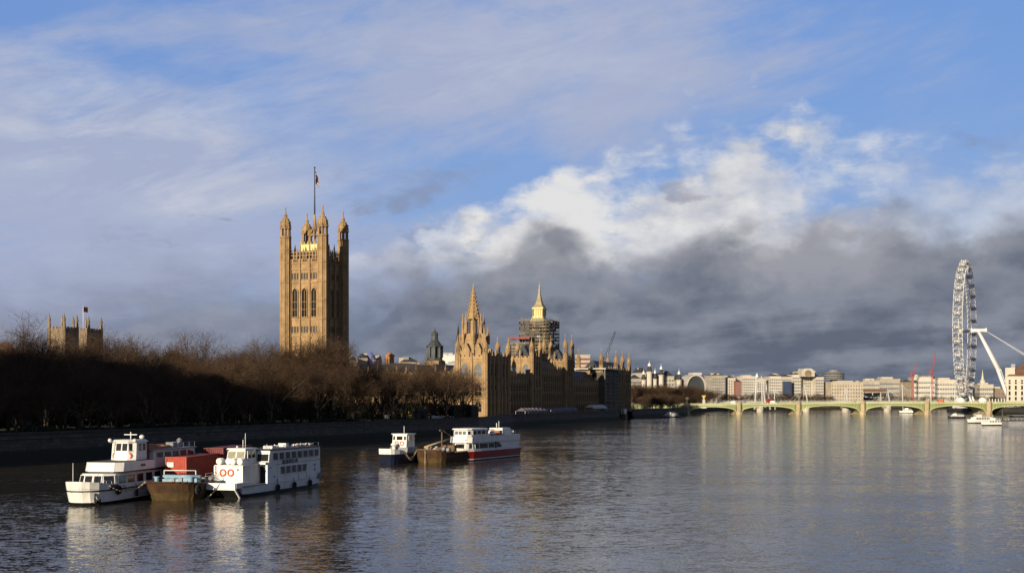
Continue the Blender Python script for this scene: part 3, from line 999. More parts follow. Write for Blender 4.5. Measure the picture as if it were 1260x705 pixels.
# ---------------------------------------------------------------- octagonal spire over the middle of the palace
def central_spire():
    o = pal(130, 60)
    t = thing('octagonal_spire', 'slender octagonal stone lantern spire rising behind the sunlit corner pavilion', 'tower', (o.x, o.y, 0), PANG)
    m = STONE
    MB().lathe(0, 0, [(9.5, GZ), (9.5, 34), (10, 34.4), (10, 35.2), (8.2, 35.3), (8.2, 44)], 8, PI / 8).build('drum', m, t)
    l = MB()
    for i in range(8):
        a = PI / 8 + i * PI / 4
        ca, sa = math.cos(a), math.sin(a)
        l.tube((8.3 * ca, 8.3 * sa, 34), (7.6 * ca, 7.6 * sa, 50), .95, .8, 4, False)
        l.lathe(8.6 * ca, 8.6 * sa, [(.95, 44), (.95, 48), (1.15, 48.2), (.7, 49.5), (.06, 55.5)], 4, a)
        l.lathe(6.0 * ca, 6.0 * sa, [(.75, 50), (.75, 56), (.95, 56.2), (.5, 57.5), (.05, 63)], 4, a)
        l.tube((8.2 * ca, 8.2 * sa, 46), (5.2 * ca, 5.2 * sa, 52), .35, .35, 4, False)
    l.lathe(0, 0, [(7.9, 44), (7.9, 45), (5.6, 49), (5.4, 50)], 8, PI / 8)
    for i in range(8):
        a = PI / 8 + i * PI / 4
        ca, sa = math.cos(a), math.sin(a)
        l.tube((4.9 * ca, 4.9 * sa, 49), (4.4 * ca, 4.4 * sa, 59), .6, .5, 4, False)
    l.lathe(0, 0, [(2.2, 49.5), (2.0, 59)], 8, PI / 8)
    l.lathe(0, 0, [(5.0, 58.4), (5.0, 59.4), (4.0, 59.5)], 8, PI / 8)
    l.build('lantern', m, t)
    s = MB()
    s.lathe(0, 0, [(3.9, 59.5), (3.0, 63.4), (3.25, 63.6), (2.9, 64.0), (1.9, 68.5), (1.1, 72.8), (.5, 76)], 8, PI / 8)
    for i in range(8):
        a = PI / 8 + i * PI / 4
        for k in range(7):
            f = k / 7
            r = 3.9 * (1 - f) + .55 * f + .25
            s.ball((r * math.cos(a), r * math.sin(a), 60.5 + f * 15.2), .38, .38, .45, 5, 4)
    s.build('spire', m, t)
    MB().lathe(0, 0, [(.5, 75.9), (.8, 76.3), (.3, 76.7), (.12, 78.6)], 6).ball((0, 0, 78.8), .25, .25, .25, 6, 4).build('finial', GOLD, t)
    w = MB()
    for i in range(8):
        a = i * PI / 4
        c_, s_ = math.cos(a), math.sin(a)
        w.add([(7.66 * c_ - 1.6 * s_ * k, 7.66 * s_ + 1.6 * c_ * k, z) for k, z in ((-1, 36.5), (1, 36.5), (1, 41.5), (0, 43.6), (-1, 41.5))], [(0, 1, 2, 3, 4)])
    w.build('louvre', SLATE, t)
central_spire()


# ---------------------------------------------------------------- scaffold kit
def scaffold(root, x0, x1, y0, y1, z0, z1, lift=2.2, bay=2.4, deck_m=PLANK, depth=1.3, bands=None):
    """tubes and board lifts round a box; each lift is one part"""
    s = MB()
    nz = int((z1 - z0) / lift)
    for (ax, fix, a, b) in (('x', y0, x0, x1), ('x', y1, x0, x1), ('y', x0, y0, y1), ('y', x1, y0, y1)):
        n = max(2, int((b - a) / bay))
        for i in range(n + 1):
            q = a + (b - a) * i / n
            p = (q, fix) if ax == 'x' else (fix, q)
            s.tube((p[0], p[1], z0), (p[0], p[1], z1 + 1.1), .10, n=4, smooth=False)
        for k in range(nz + 1):
            z = z0 + k * lift
            pa = (a, fix) if ax == 'x' else (fix, a)
            pb = (b, fix) if ax == 'x' else (fix, b)
            s.tube((*pa, z + 1.0), (*pb, z + 1.0), .07, n=4, smooth=False)
            if k < nz:
                s.tube((*pa, z), (*pb, z + lift), .07, n=4, smooth=False)
    s.build('scaffold_tubes', SCAF, root)
    for k in range(1, nz + 1):
        z = z0 + k * lift
        d = MB()
        d.box(x0 - .1, x1 + .1, y0 - .1, y0 + depth, z, z + .28)
        d.box(x0 - .1, x1 + .1, y1 - depth, y1 + .1, z, z + .28)
        d.box(x0 - .1, x0 + depth, y0 + depth, y1 - depth, z, z + .28)
        d.box(x1 - depth, x1 + .1, y0 + depth, y1 - depth, z, z + .28)
        d.build('board_lift', (bands or {}).get(k, deck_m), root)


def clock_tower():
    o = pal(285, 74)
    t = thing('clock_tower', 'scaffold wrapped clock tower with only its gilded spire showing', 'tower', (o.x, o.y, 0), PANG)
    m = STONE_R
    h = 6.0
    MB().box(-h, h, -h, h, GZ, 62).build('shaft', m, t)
    b = MB().box(-h - .6, h + .6, -h - .6, h + .6, 50, 51).box(-h - .8, h + .8, -h - .8, h + .8, 60, 62.5)
    b.build('clock_stage', m, t)
    for a in range(4):
        MB().lathe(0, 0, [(3.4, 0), (3.4, .15)], 24).build('clock_face', SHEETW, t).matrix_local = Matrix.Rotation(a * PI / 2, 4, 'Z') @ Matrix.Translation((0, -h - .62, 55.5)) @ Matrix.Rotation(PI / 2, 4, 'X')
    r = MB()
    q = lambda s: [(-s, -s), (s, -s), (s, s), (-s, s)]
    r.hexa(q(6.2), q(4.4), 62.52, 69)
    r.build('lower_roof', GOLD_P2, t)
    bl = MB().hexa(q(4.0), q(3.8), 69.0, 70.0)
    for sx in (-1, 1):
        for k in range(5):
            u = -3.4 + k * 1.7
            bl.box(sx * 3.4 - .3, sx * 3.4 + .3, u - .3, u + .3, 70, 75.2)
            bl.box(u - .3, u + .3, sx * 3.4 - .3, sx * 3.4 + .3, 70, 75.2)
    bl.hexa(q(2.9), q(2.9), 70, 75.2)
    bl.hexa(q(4.2), q(4.0), 75.2, 76.2)
    bl.build('belfry', GOLD_P, t)
    sp = MB().hexa(q(3.8), q(2.3), 76.2, 78.6).hexa(q(2.3), q(1.25), 78.6, 82.5).hexa(q(1.25), q(.7), 82.5, 86.2).hexa(q(.7), q(.4), 86.2, 90.0)
    for i in range(4):
        for k in range(6):
            f = k / 6
            s = 3.6 * (1 - f) ** 2.2 + .45
            sp.ball(((s if i in (0, 1) else -s), (s if i in (0, 2) else -s), 77 + f * 12), .3, .3, .35, 5, 4)
    sp.build('spire', GOLD_P2, t)
    MB().lathe(0, 0, [(.45, 90), (.75, 90.6), (.4, 91.2), (.2, 92.2), (.5, 92.6), (.15, 93.0), (.1, 94.6)], 8).box(-.6, .6, -.08, .08, 93.6, 93.8).build('finial', GOLD, t)
    s = thing('scaffold', 'tall grey scaffold with red boards wrapped around the clock tower', 'scaffold', (o.x, o.y, 0), PANG)
    scaffold(s, -11.0, 11.0, -11.0, 11.0, GZ, 68.5, 2.3, 2.3, PLANK, 2.2, {26: SHEETR, 25: SHEETR, 16: SHEETR, 17: SHEETR})
    n = MB()
    rng = random.Random(5)
    for k in range(26):
        z = 8 + k * 2.25
        for (fx, a0) in (('y', -11.12), ('y', 11.12), ('x', -11.12), ('x', 11.12)):
            for j in range(6):
                if rng.random() < .72:
                    u = -11.0 + j * 3.66
                    if fx == 'y': n.box(u, u + 3.0, min(a0, a0 + .05), max(a0, a0 + .05), z, z + rng.choice((1.0, 2.1)))
                    else: n.box(min(a0, a0 + .05), max(a0, a0 + .05), u, u + 3.0, z, z + rng.choice((1.0, 2.1)))
    n.build('debris_netting', SHEET, s)
    MB().box(9.0, 17.5, -1, 1, 58.8, 59.2).box(9.0, 16, -1, 1, 44, 44.4).build('loading_platform', SCAF, s)
    s2 = thing('scaffold', 'lower scaffold with white sheeted roof leaning against the clock tower scaffold', 'scaffold', (o.x, o.y, 0), PANG)
    scaffold(s2, -19, -10.8, 1, 15, GZ, 52, 2.3, 2.3, PLANK, 1.6, {19: SHEETW, 12: SHEETW})
    MB().box(-19.6, -10.6, .4, 15.6, 53.6, 55.0).build('sheeted_roof', SHEETR, s2)
    MB().box(-18.6, -11.4, 1.5, 14.5, GZ, 50).build('hoarding', SHEET, s2)


GOLD_P2 = mat('gilded_slate_roof', (0.34, 0.28, 0.16), 0.5, 0.2, 0.4)
clock_tower()

# scaffold and netting on the north pavilion, with its temporary white roof
o = pal(0, 0)
s = thing('scaffold', 'dark netted scaffold with flat white roof around the north palace pavilion', 'scaffold', PALO, PANG)
scaffold(s, 187.4, 219, -1.6, 0.5, 2.0, 29.5, 2.3, 2.4, PLANK, .9)
n = MB()
for k in range(12):
    if k not in (3, 8): n.box(187.2, 219.2, -1.80, -1.74, 2.4 + k * 2.3, 4.4 + k * 2.3)
n.box(187.2, 187.28, -1.7, 3, 3, 28.6)
n.build('debris_netting', SHEET, s)
MB().hexa([(185.5, -3), (221, -3), (221, 17), (185.5, 17)], [(185.5, -3), (221, -3), (221, 17), (185.5, 17)], 30.5, 31.2).build('temporary_roof', SHEETW, s)
po = MB()
for u in (186, 197, 208, 220):
    for w in (-2.4, 16.4): po.box(u - .2, u + .2, w - .2, w + .2, 3, 30.5)
po.build('roof_posts', SCAF, s)

# terrace: awnings and marquee along the river front
for (u0, u1, h, m, lab) in ((28, 62, 3.2, LILAC, 'lilac grey awning along the terrace below the low palace range'),
                            (66, 112, 3.2, LILAC, 'lilac grey awning along the terrace below the raised centre range'),
                            (140, 168, 4.2, SHEETW, 'white terrace marquee below the far palace range')):
    a = pal_thing('terrace_awning', lab, 'awning')
    c = MB()
    n = int((u1 - u0) / 4.6)
    st = (u1 - u0) / n
    for i in range(n):
        p = u0 + i * st
        c.hexa([(p, -9), (p + st - .1, -9), (p + st - .1, -4), (p, -4)], [(p + st / 2 - .1, -7), (p + st / 2 + .1, -7), (p + st / 2 + .1, -6), (p + st / 2 - .1, -6)], GZ + h - .9, GZ + h + .6)
        c.box(p, p + st - .1, -9.05, -8.98, GZ + h - 1.6, GZ + h - .9)
    c.build('canopy', m, a)
    for i in range(n + 1):
        p = u0 + i * st
        for w in (-8.9, -4.1):
            MB().box(p - .06, p + .06, w - .06, w + .06, GZ, GZ + h - .9).build('post', STEELW, a)
b = pal_thing('site_cabin', 'small white site cabin at the foot of the scaffolded pavilion', 'cabin')
MB().box(226, 231, -3.6, -1.4, 3.2, 6.4).build('body', WHITE_G, b)
MB().box(225.8, 231.2, -3.8, -1.2, 6.4, 6.6).build('roof', GREYP, b)
MB().box(225.9, 226, -3.0, -2.0, 3.3, 5.3).build('door', GREYP, b)
MB().box(225.5, 231.5, -4.2, -1.3, -.6, 3.19).build('platform', TIMBER, b)

# ------------------------------------------------------------------ bare trees
def make_tree(seed, H, spread=1.0, dense=1.0):
    rng = random.Random(seed)
    tr, cr = MB(), MB()
    def rv(d, ang):
        u = d.orthogonal().normalized()
        w = d.cross(u)
        a = rng.uniform(0, 2 * PI)
        return (d * math.cos(ang) + (u * math.cos(a) + w * math.sin(a)) * math.sin(ang)).normalized()
    def strip(p, q, w):
        d = q - p
        s = Vector((rng.uniform(-1, 1), rng.uniform(-1, 1), rng.uniform(-.4, .4)))
        s = s.cross(d)
        if s.length < 1e-5: return
        s = s.normalized() * w * .5
        cr.add([p - s, p + s, q + s * .5, q - s * .5], [(0, 1, 2, 3)])
    def grow(p, d, L, r, depth):
        # a limb as three bent segments
        n = 3
        pts = [p]
        for i in range(n):
            d = rv(d, rng.uniform(.05, .28))
            d = (d + Vector((0, 0, .07 if depth < 3 else .02))).normalized()
            q = pts[-1] + d * (L / n)
            if depth <= 1: tr.tube(pts[-1], q, r * (1 - i * .22), r * (1 - (i + 1) * .22), 5 if depth == 0 else 4)
            elif depth == 2: cr.tube(pts[-1], q, r * (1 - i * .22), r * (1 - (i + 1) * .22), 3)
            else: strip(pts[-1], q, r * 2)
            pts.append(q)
            if depth < 4 and (i > 0 or depth > 0):
                k = {0: 2, 1: 3, 2: 3, 3: 2}[depth]
                for _ in range(k):
                    if rng.random() < .88 * dense:
                        grow(q, rv(d, rng.uniform(.5, 1.15)), L * rng.uniform(.42, .66), r * .45, depth + 1)
        if depth < 4:
            grow(pts[-1], rv(d, .25), L * .6, r * .5, depth + 1)
        else:
            e = pts[-1]
            if rng.random() < .30:      # a few hanging seed balls and dead leaves
                s = rng.uniform(.05, .13)
                a = Vector((rng.uniform(-1, 1), rng.uniform(-1, 1), rng.uniform(-1, 1))).normalized()
                b = a.orthogonal()
                cr.add([e - a * s, e + b * s, e + a * s, e - b * s], [(0, 1, 2, 3)])
    th = H * rng.uniform(.20, .27)
    r0 = H * .019
    top = Vector((rng.uniform(-.3, .3), rng.uniform(-.3, .3), th))
    tr.tube((0, 0, -.4), (0, 0, .5), r0 * 1.5, r0 * 1.1, 8)
    tr.tube((0, 0, .5), top, r0 * 1.1, r0 * .85, 8)
    nl = rng.choice((5, 6))
    for i in range(nl):
        a = 2 * PI * i / nl + rng.uniform(-.4, .4)
        tilt = rng.uniform(.25, .85) * spread
        d = Vector((math.sin(tilt) * math.cos(a), math.sin(tilt) * math.sin(a), math.cos(tilt)))
        grow(top - Vector((0, 0, rng.uniform(0, th * .25))), d, H * rng.uniform(.36, .46), r0 * .6, 0)
    grow(top, Vector((0, 0, 1)), H * .44, r0 * .62, 0)
    zs = max(v[2] for v in cr.v)
    k = H / zs
    for m_ in (tr, cr):
        m_.v = [(x * k, y * k, z * k) for x, y, z in m_.v]
    return tr.mesh('trunk', BARK), cr.mesh('crown', TWIG)


PROTO = [make_tree(11, 25), make_tree(12, 25, 1.2), make_tree(13, 25, .75, .86), make_tree(14, 25, 1.0, .80), make_tree(15, 25, 1.1, .9), make_tree(16, 25, .9, .74), make_tree(17, 25, 1.3, .84)]


def plant(x, y, H, rng, label, group, name='bare_tree', z=GZ, wide=1.0):
    t = thing(name, label, 'tree', (x, y, z), rng.uniform(0, 2 * PI), group)
    a, b = PROTO[rng.randrange(len(PROTO))]
    s = H / 25
    t.scale = (s * wide * rng.uniform(.9, 1.1),) * 2 + (s,)
    inst('trunk', a, t)
    inst('crown', b, t)
    return t


rng = random.Random(77)
p0, p1 = Vector((-104, 243, 0)), Vector((-12, 447, 0))
d = (p1 - p0).normalized()
nrm = Vector((-d.y, d.x, 0))
if nrm.x > 0: nrm = -nrm
LT = p1 - p0
rows = [(7, 10.5, 21.0, 'bare brown plane tree in the front row along the embankment wall of the riverside garden', 'front row of embankment plane trees'),
        (17, 11.5, 22.5, 'bare brown plane tree in the middle of the riverside garden grove', 'garden grove trees'),
        (30, 10.5, 23.5, 'bare brown plane tree deep in the riverside garden grove', 'inner grove trees'),
        (46, 11, 25.5, 'bare brown plane tree in the street row at the back of the riverside garden', 'street row trees behind the garden'),
        (62, 13, 27.5, 'tall bare tree behind the garden seen only by its crown on the skyline', 'skyline trees behind the garden')]
for off, sp, H, lab, grp in rows:
    s = -75.0
    while s < 298 - off * .0:
        q = p0 + d * (s + rng.uniform(-2, 2)) + nrm * (off + rng.uniform(-2, 2))
        px = 630 + 1500 * q.x / q.y
        hh = H * rng.choice((rng.uniform(.62, .80), rng.uniform(.82, .98), rng.uniform(.95, 1.12)))
        if px > 335:                    # the trees nearer the palace stand wider apart
            if off > 40 or rng.random() < (.30 if off < 10 else .45):
                s += sp
                continue
            hh = rng.uniform(19, 23)
        if px > -60 and px < 572:
            plant(q.x, q.y, hh, rng, lab, grp)
        s += sp * rng.uniform(.85, 1.15)

# clipped dark shrubs and hedge under the garden trees
HEDGE = mat('dark_hedge', (0.022, 0.026, 0.012), 0.95, 0.4, 1.2)


def hedge(a, b, h, w, label, seed):
    r_ = random.Random(seed)
    m = MB()
    L = (b - a).length
    dd = (b - a).normalized()
    nn = Vector((-dd.y, dd.x, 0))
    for i in range(int(L * h * w * 9)):
        c = a + dd * r_.uniform(0, L) + nn * r_.gauss(0, w * .4)
        z = GZ + h * r_.random() ** .8 * (0.75 + .25 * math.sin(c.y * .31) * math.cos(c.y * .13 + 1))
        s = r_.uniform(.16, .42)
        u = Vector((r_.uniform(-1, 1), r_.uniform(-1, 1), r_.uniform(-1, 1))).normalized()
        v = u.orthogonal().normalized()
        k = c + Vector((0, 0, z))
        m.add([k - u * s, k + v * s, k + u * s, k - v * s], [(0, 1, 2, 3)])
    return tag(m.build('hedge', HEDGE), label, 'hedge')


hedge(p0 + d * -40 + nrm * 3.2, p0 + d * 150 + nrm * 3.2, 2.6, 1.6, 'long dark hedge behind the left embankment wall under the plane trees', 1)
hedge(p0 + d * 152 + nrm * 3.0, p0 + d * 222 + nrm * 3.0, 2.0, 1.4, 'low dark hedge along the embankment wall nearer the white tents', 2)
hedge(Vector((-16, 478, 0)), Vector((-92, 506, 0)), 9.0, 2.5, 'dark clipped yew belt between the garden end and the palace south front', 4)
hedge(p0 + d * -60 + nrm * 74, p0 + d * 270 + nrm * 74, 8.0, 2.2, 'tall dark shrub belt closing the back of the garden', 3)

# tents, sheds and bollards at the garden's end
for px, w_, lab in ((533, 5.4, 'larger white pointed tent on the garden edge beside the dark shed'), (549.5, 4.2, 'smaller white pointed tent on the garden edge right of the larger tent')):
    Y = 452 if px < 540 else 461
    x = W(px, Y)
    t = thing('pointed_tent', lab, 'tent', (x, Y, GZ), .4)
    h = w_ / 2
    ht = Z(511, Y) - GZ if px < 540 else Z(515.5, Y) - GZ
    q = lambda s: [(-s, -s), (s, -s), (s, s), (-s, s)]
    c = MB().hexa(q(h), q(h * .55), 1.6, 1.6 + (ht - 1.6) * .40).hexa(q(h * .55), q(h * .2), 1.6 + (ht - 1.6) * .40, 1.6 + (ht - 1.6) * .75).hexa(q(h * .2), q(.06), 1.6 + (ht - 1.6) * .75, ht)
    c.build('canopy', TENT, t)
    MB().box(-h, h, -h, -h + .05, 0, 1.6).box(-h, -h + .05, -h + .06, h, 0, 1.6).box(h - .05, h, -h + .06, h, 0, 1.6).build('side_wall', TENT, t)
for px, Y, w_, dpt, h, lab in ((520, 450, 4.6, 5, 3.6, 'dark flat roofed shed left of the white pointed tents'), (574, 478, 10, 6, 5.0, 'dark low pavilion with shallow roof right of the white tents')):
    t = thing('garden_shed', lab, 'shed', (W(px, Y), Y, GZ), .35)
    MB().box(-w_ / 2, w_ / 2, 0, dpt, 0, h).build('wall', SHEET, t)
    MB().hexa([(-w_ / 2 - .4, -.4), (w_ / 2 + .4, -.4), (w_ / 2 + .4, dpt + .4), (-w_ / 2 - .4, dpt + .4)], [(-w_ / 2 + 1, dpt / 2 - .3), (w_ / 2 - 1, dpt / 2 - .3), (w_ / 2 - 1, dpt / 2 + .3), (-w_ / 2 + 1, dpt / 2 + .3)], h, h + .9).build('roof', SLATE, t)
    MB().box(-.6, .6, -.05, 0.02, 0, 2.2).build('door', BLACKP, t)
for i, (px, Y) in enumerate(((474.5, 414), (477.5, 416))):
    t = thing('notice_board', ('left' if i == 0 else 'right') + ' one of two small white notice boards on the embankment wall', 'notice board', (W(px, Y), Y, GZ), .3)
    MB().box(-.45, .45, -.04, .04, 1.5, 2.9).build('board', WHITE_G, t)
    MB().box(-.4, -.3, .045, .12, 0, 2.8).box(.3, .4, .045, .12, 0, 2.8).build('posts', DGREY, t)

# ------------------------------------------------------------------ plain blocks; those outside the left edge are unseen, added to shade the trees
def block_building(name, label, cx, cy, w, dp, h, yaw, wallm, roofm=SLATE, floors=5, bays=6, roof='hip', roofh=4.0, win=(1.6, 2.2), faces=('front', 'left', 'right'), cat='building', z0=GZ, frames=False, glass=GLASS):
    t = thing(name, label, cat, (cx, cy, z0), yaw)
    MB().box(-w / 2, w / 2, 0, dp, 0, h).build('wall', wallm, t)
    c = MB().box(-w / 2 - .35, w / 2 + .35, -.35, dp + .35, h - .6, h + .25)
    c.build('cornice', wallm, t)
    if roof == 'hip':
        i = min(dp, w) * .42
        MB().hexa([(-w / 2, 0), (w / 2, 0), (w / 2, dp), (-w / 2, dp)], [(-w / 2 + i, i), (w / 2 - i, i), (w / 2 - i, dp - i), (-w / 2 + i, dp - i)], h + .26, h + roofh).build('roof', roofm, t)
    elif roof == 'flat':
        MB().box(-w * .3, w * .25, dp * .25, dp * .7, h + .26, h + roofh).build('roof_plant', roofm, t)
    wm = window_mesh_plain(win[0], win[1], glass)
    cnt = 0
    rest = MB()
    for fc in faces:
        L = w if fc == 'front' else dp
        nb = bays if fc == 'front' else max(2, int(bays * dp / w))
        for k in range(floors):
            zz = 1.5 + (h - 3.0) * k / floors
            for i in range(nb):
                u = (i + .5) * L / nb
                if fc == 'front': loc, rz = (-w / 2 + u, 0, zz), 0
                elif fc == 'left': loc, rz = (-w / 2, u, zz), -PI / 2
                else: loc, rz = (w / 2, u, zz), PI / 2
                if cnt < 98: inst('window', wm, t, loc, rz)
                cnt += 1
    return t


def window_mesh_plain(w, h, glass):
    k = ('pw', round(w, 2), round(h, 2), glass.name)
    if k not in _cache:
        _cache[k] = MB().box(-w / 2, w / 2, -.06, .03, 0, h).mesh('window', glass)
    return _cache[k]


for x, y, w, dp, h, fl, lab in ((-205, 92, 70, 22, 61, 16, 'unseen tall slab added beyond the left edge to shade the garden trees'), (-149, 172, 44, 30, 37, 9, 'unseen pale block added beyond the left edge for its shade, behind the slab'), (-126, 220, 38, 28, 34, 8, 'unseen pale block added for its shade beyond the left edge beside the first plane trees')):  # unseen blocks, placed and sized for the shade they cast on the trees
    block_building('shade_block', lab, x, y, w, dp, h, math.atan2(.91, .41) if h < 60 else -.2, PALE, SLATE, fl, 9)
for k in range(9):
    q = p0 + d * (-30 + k * 33) + nrm * (92 + (k % 3) * 3)
    block_building('terraced_house', ('end', 'first', 'second', 'third', 'fourth', 'fifth', 'sixth', 'seventh', 'last')[k] + ' of the dark brick terraced houses behind the garden trees, counted from the left', q.x, q.y, 31, 12, 13.5 + (k % 2) * 1.6, math.atan2(d.y, d.x), DKBRICK, SLATE, 4, 8, 'hip', 4)
# the tallest crowns, where the photograph's skyline of branches rises
for px, pt in ((10, 408), (30, 416), (50, 396), (75, 424), (100, 420), (122, 417), (148, 411), (186, 419), (228, 412), (262, 417), (298, 431), (322, 421), (318, 424), (336, 425), (348, 424), (360, 420), (371, 415), (383, 414), (395, 419), (406, 426), (420, 436), (438, 441), (470, 446), (490, 446), (535, 446), (458, 440), (520, 443), (548, 446)):
    a_ = (px - 630) / 1500.0                       # meet the line that runs 34 m behind the wall
    off_ = 26 if px > 330 else 40
    o_ = p0 + nrm * off_
    y_ = (o_.x - d.x / d.y * o_.y) / (a_ - d.x / d.y)
    plant(a_ * y_, y_, (Z(pt, y_) - GZ) * 1.12, rng, 'tall bare plane tree standing above its neighbours on the garden skyline', 'tallest garden trees', wide=rng.uniform(.95, 1.2))
# low understorey trees
for k in range(70):
    q = p0 + d * rng.uniform(-70, 285) + nrm * rng.uniform(10, 68)
    px = 630 + 1500 * q.x / q.y
    if -60 < px < 340 or (px < 565 and k % 3 == 0): plant(q.x, q.y, rng.uniform(8, 13.5), rng, 'small bare understorey tree between the tall garden plane trees', 'understorey trees of the garden', wide=1.35)

# ------------------------------------------------------------------ boats
def stations_strip(mb, st, i0, i1):
    """side skin between levels i0 and i1 of stations [(x, [(halfbeam, z), ...])], both sides, with end faces"""
    for sgn in (-1, 1):
        for a, b in zip(st[:-1], st[1:]):
            p = [(a[0] + a[1][i0][2], sgn * a[1][i0][0], a[1][i0][1]), (b[0] + b[1][i0][2], sgn * b[1][i0][0], b[1][i0][1]),
                 (b[0] + b[1][i1][2], sgn * b[1][i1][0], b[1][i1][1]), (a[0] + a[1][i1][2], sgn * a[1][i1][0], a[1][i1][1])]
            mb.add(p, [(0, 1, 2, 3)], False)
    for e in (st[0], st[-1]):
        lo, hi = e[1][i0], e[1][i1]
        if lo[0] > .02 or hi[0] > .02:
            mb.add([(e[0] + lo[2], -lo[0], lo[1]), (e[0] + lo[2], lo[0], lo[1]), (e[0] + hi[2], hi[0], hi[1]), (e[0] + hi[2], -hi[0], hi[1])], [(0, 1, 2, 3)])


def deck(mb, st, i, drop=0.0):
    for a, b in zip(st[:-1], st[1:]):
        mb.add([(a[0] + a[1][i][2], -a[1][i][0], a[1][i][1] - drop), (b[0] + b[1][i][2], -b[1][i][0], b[1][i][1] - drop),
                (b[0] + b[1][i][2], b[1][i][0], b[1][i][1] - drop), (a[0] + a[1][i][2], a[1][i][0], a[1][i][1] - drop)], [(0, 1, 2, 3)])


def win_panel(parent, x0, x1, z0, z1, y, fm=WHITE, ts=0.0, glass=GLASS, slant0=0.0, slant1=0.0, fr=.08, shift=0.0):
    """side window on the wall plane at |y| (sign gives the side); slants move the bottom corners; shift leans the top inwards"""
    s = -1 if y < 0 else 1
    g = MB()
    yo, yi = y + s * .015, y - s * .03
    def yy(z, base): return base - s * shift * (z - z0) / (z1 - z0)
    pr = [(x0 + slant0, z0), (x1 + slant1, z0), (x1, z1), (x0, z1)]
    g.add([(x, yy(z, yo), z) for x, z in pr] + [(x, yy(z, yi), z) for x, z in pr], [(0, 1, 2, 3), (0, 4, 5, 1), (1, 5, 6, 2), (2, 6, 7, 3), (3, 7, 4, 0)])
    o = g.build('window', glass, parent)
    f = MB()
    q = [(x0 + slant0 - fr, z0 - fr), (x1 + slant1 + fr, z0 - fr), (x1 + fr, z1 + fr), (x0 - fr, z1 + fr)]
    yq = y + s * .05
    vs = [(x, yy(z, yq), z) for x, z in pr] + [(x, yy(z, yq), z) for x, z in q]
    fs = [(i, (i + 1) % 4, 4 + (i + 1) % 4, 4 + i) for i in range(4)]
    vs2 = [(x, yy(z, yi), z) for x, z in pr] + [(x, yy(z, yi), z) for x, z in q]
    f.add(vs + vs2, fs + [(4 + i, 4 + (i + 1) % 4, 12 + (i + 1) % 4, 12 + i) for i in range(4)] + [(i, 8 + i, 8 + (i + 1) % 4, (i + 1) % 4) for i in range(4)])
    f.build('window_frame', fm, o)
    return o


def front_panel(parent, c, w, h, lean, yaw, fm=WHITE, glass=GLASS, fr=.09, name='window'):
    """window whose outward side is local -x before turning by yaw; c is the middle of its foot; lean moves the top aft"""
    o = MB()
    sl = lean / h
    pr = [(-w / 2, 0), (w / 2, 0), (w / 2, h), (-w / 2, h)]
    o.add([(z * sl - .02, y, z) for y, z in pr] + [(z * sl + .03, y, z) for y, z in pr], [(0, 3, 2, 1), (0, 1, 5, 4), (1, 2, 6, 5), (2, 3, 7, 6), (3, 0, 4, 7)])
    p = o.build(name, glass, parent, c, yaw)
    q = [(-w / 2 - fr, -fr), (w / 2 + fr, -fr), (w / 2 + fr, h + fr), (-w / 2 - fr, h + fr)]
    f = MB()
    vs = [(z * sl - .06, y, z) for y, z in pr] + [(z * sl - .06, y, z) for y, z in q] + [(z * sl + .02, y, z) for y, z in pr] + [(z * sl + .02, y, z) for y, z in q]
    f.add(vs, [(i, (i + 1) % 4, 4 + (i + 1) % 4, 4 + i) for i in range(4)] + [(4 + i, 4 + (i + 1) % 4, 12 + (i + 1) % 4, 12 + i) for i in range(4)] + [(i, 8 + i, 8 + (i + 1) % 4, (i + 1) % 4) for i in range(4)])
    f.build('window_frame', fm, p)
    return p


def lifebuoy(parent, c, axis, r=.42, m=ORANGE):
    b = MB().torus(c, axis, r, r * .26, 18, 7).build('lifebuoy', m, parent)
    k = MB()
    ax = Vector(axis).normalized()
    u = ax.orthogonal().normalized()
    w = ax.cross(u)
    for i in range(4):
        a = PI / 4 + i * PI / 2
        dv = u * math.cos(a) + w * math.sin(a)
        tg = ax.cross(dv)
        k.torus(Vector(c) + dv * r, tg, r * .28, r * .05, 8, 4)
    k.build('rope_band', WHITE, b)
    return b


def railing(parent, pts, h=1.0, m=STEELW, r=.03, every=1.3, rails=2, name='railing'):
    b = MB()
    for p, q in zip(pts[:-1], pts[1:]):
        p, q = Vector(p), Vector(q)
        n = max(1, int((q - p).length / every))
        for i in range(n + 1):
            c = p.lerp(q, i / n)
            b.tube(c, c + Vector((0, 0, h)), r, n=5)
        for k in range(rails):
            z = Vector((0, 0, h * (k + 1) / rails))
            b.tube(p + z, q + z, r, n=5)
    return b.build(name, m, parent)


def sag(p, q, s, n=12):
    p, q = Vector(p), Vector(q)
    return [p.lerp(q, i / n) - Vector((0, 0, s * 4 * (i / n) * (1 - i / n))) for i in range(n + 1)]


def boat(name, label, cat, bow, aft, group=None):
    ang = math.atan2(aft[1], aft[0])
    return thing(name, label, cat, (bow[0], bow[1], 0), ang, group)


AFT = (.283, .959)
AFTA, AFTB = (.19, .982), (.12, .9928)
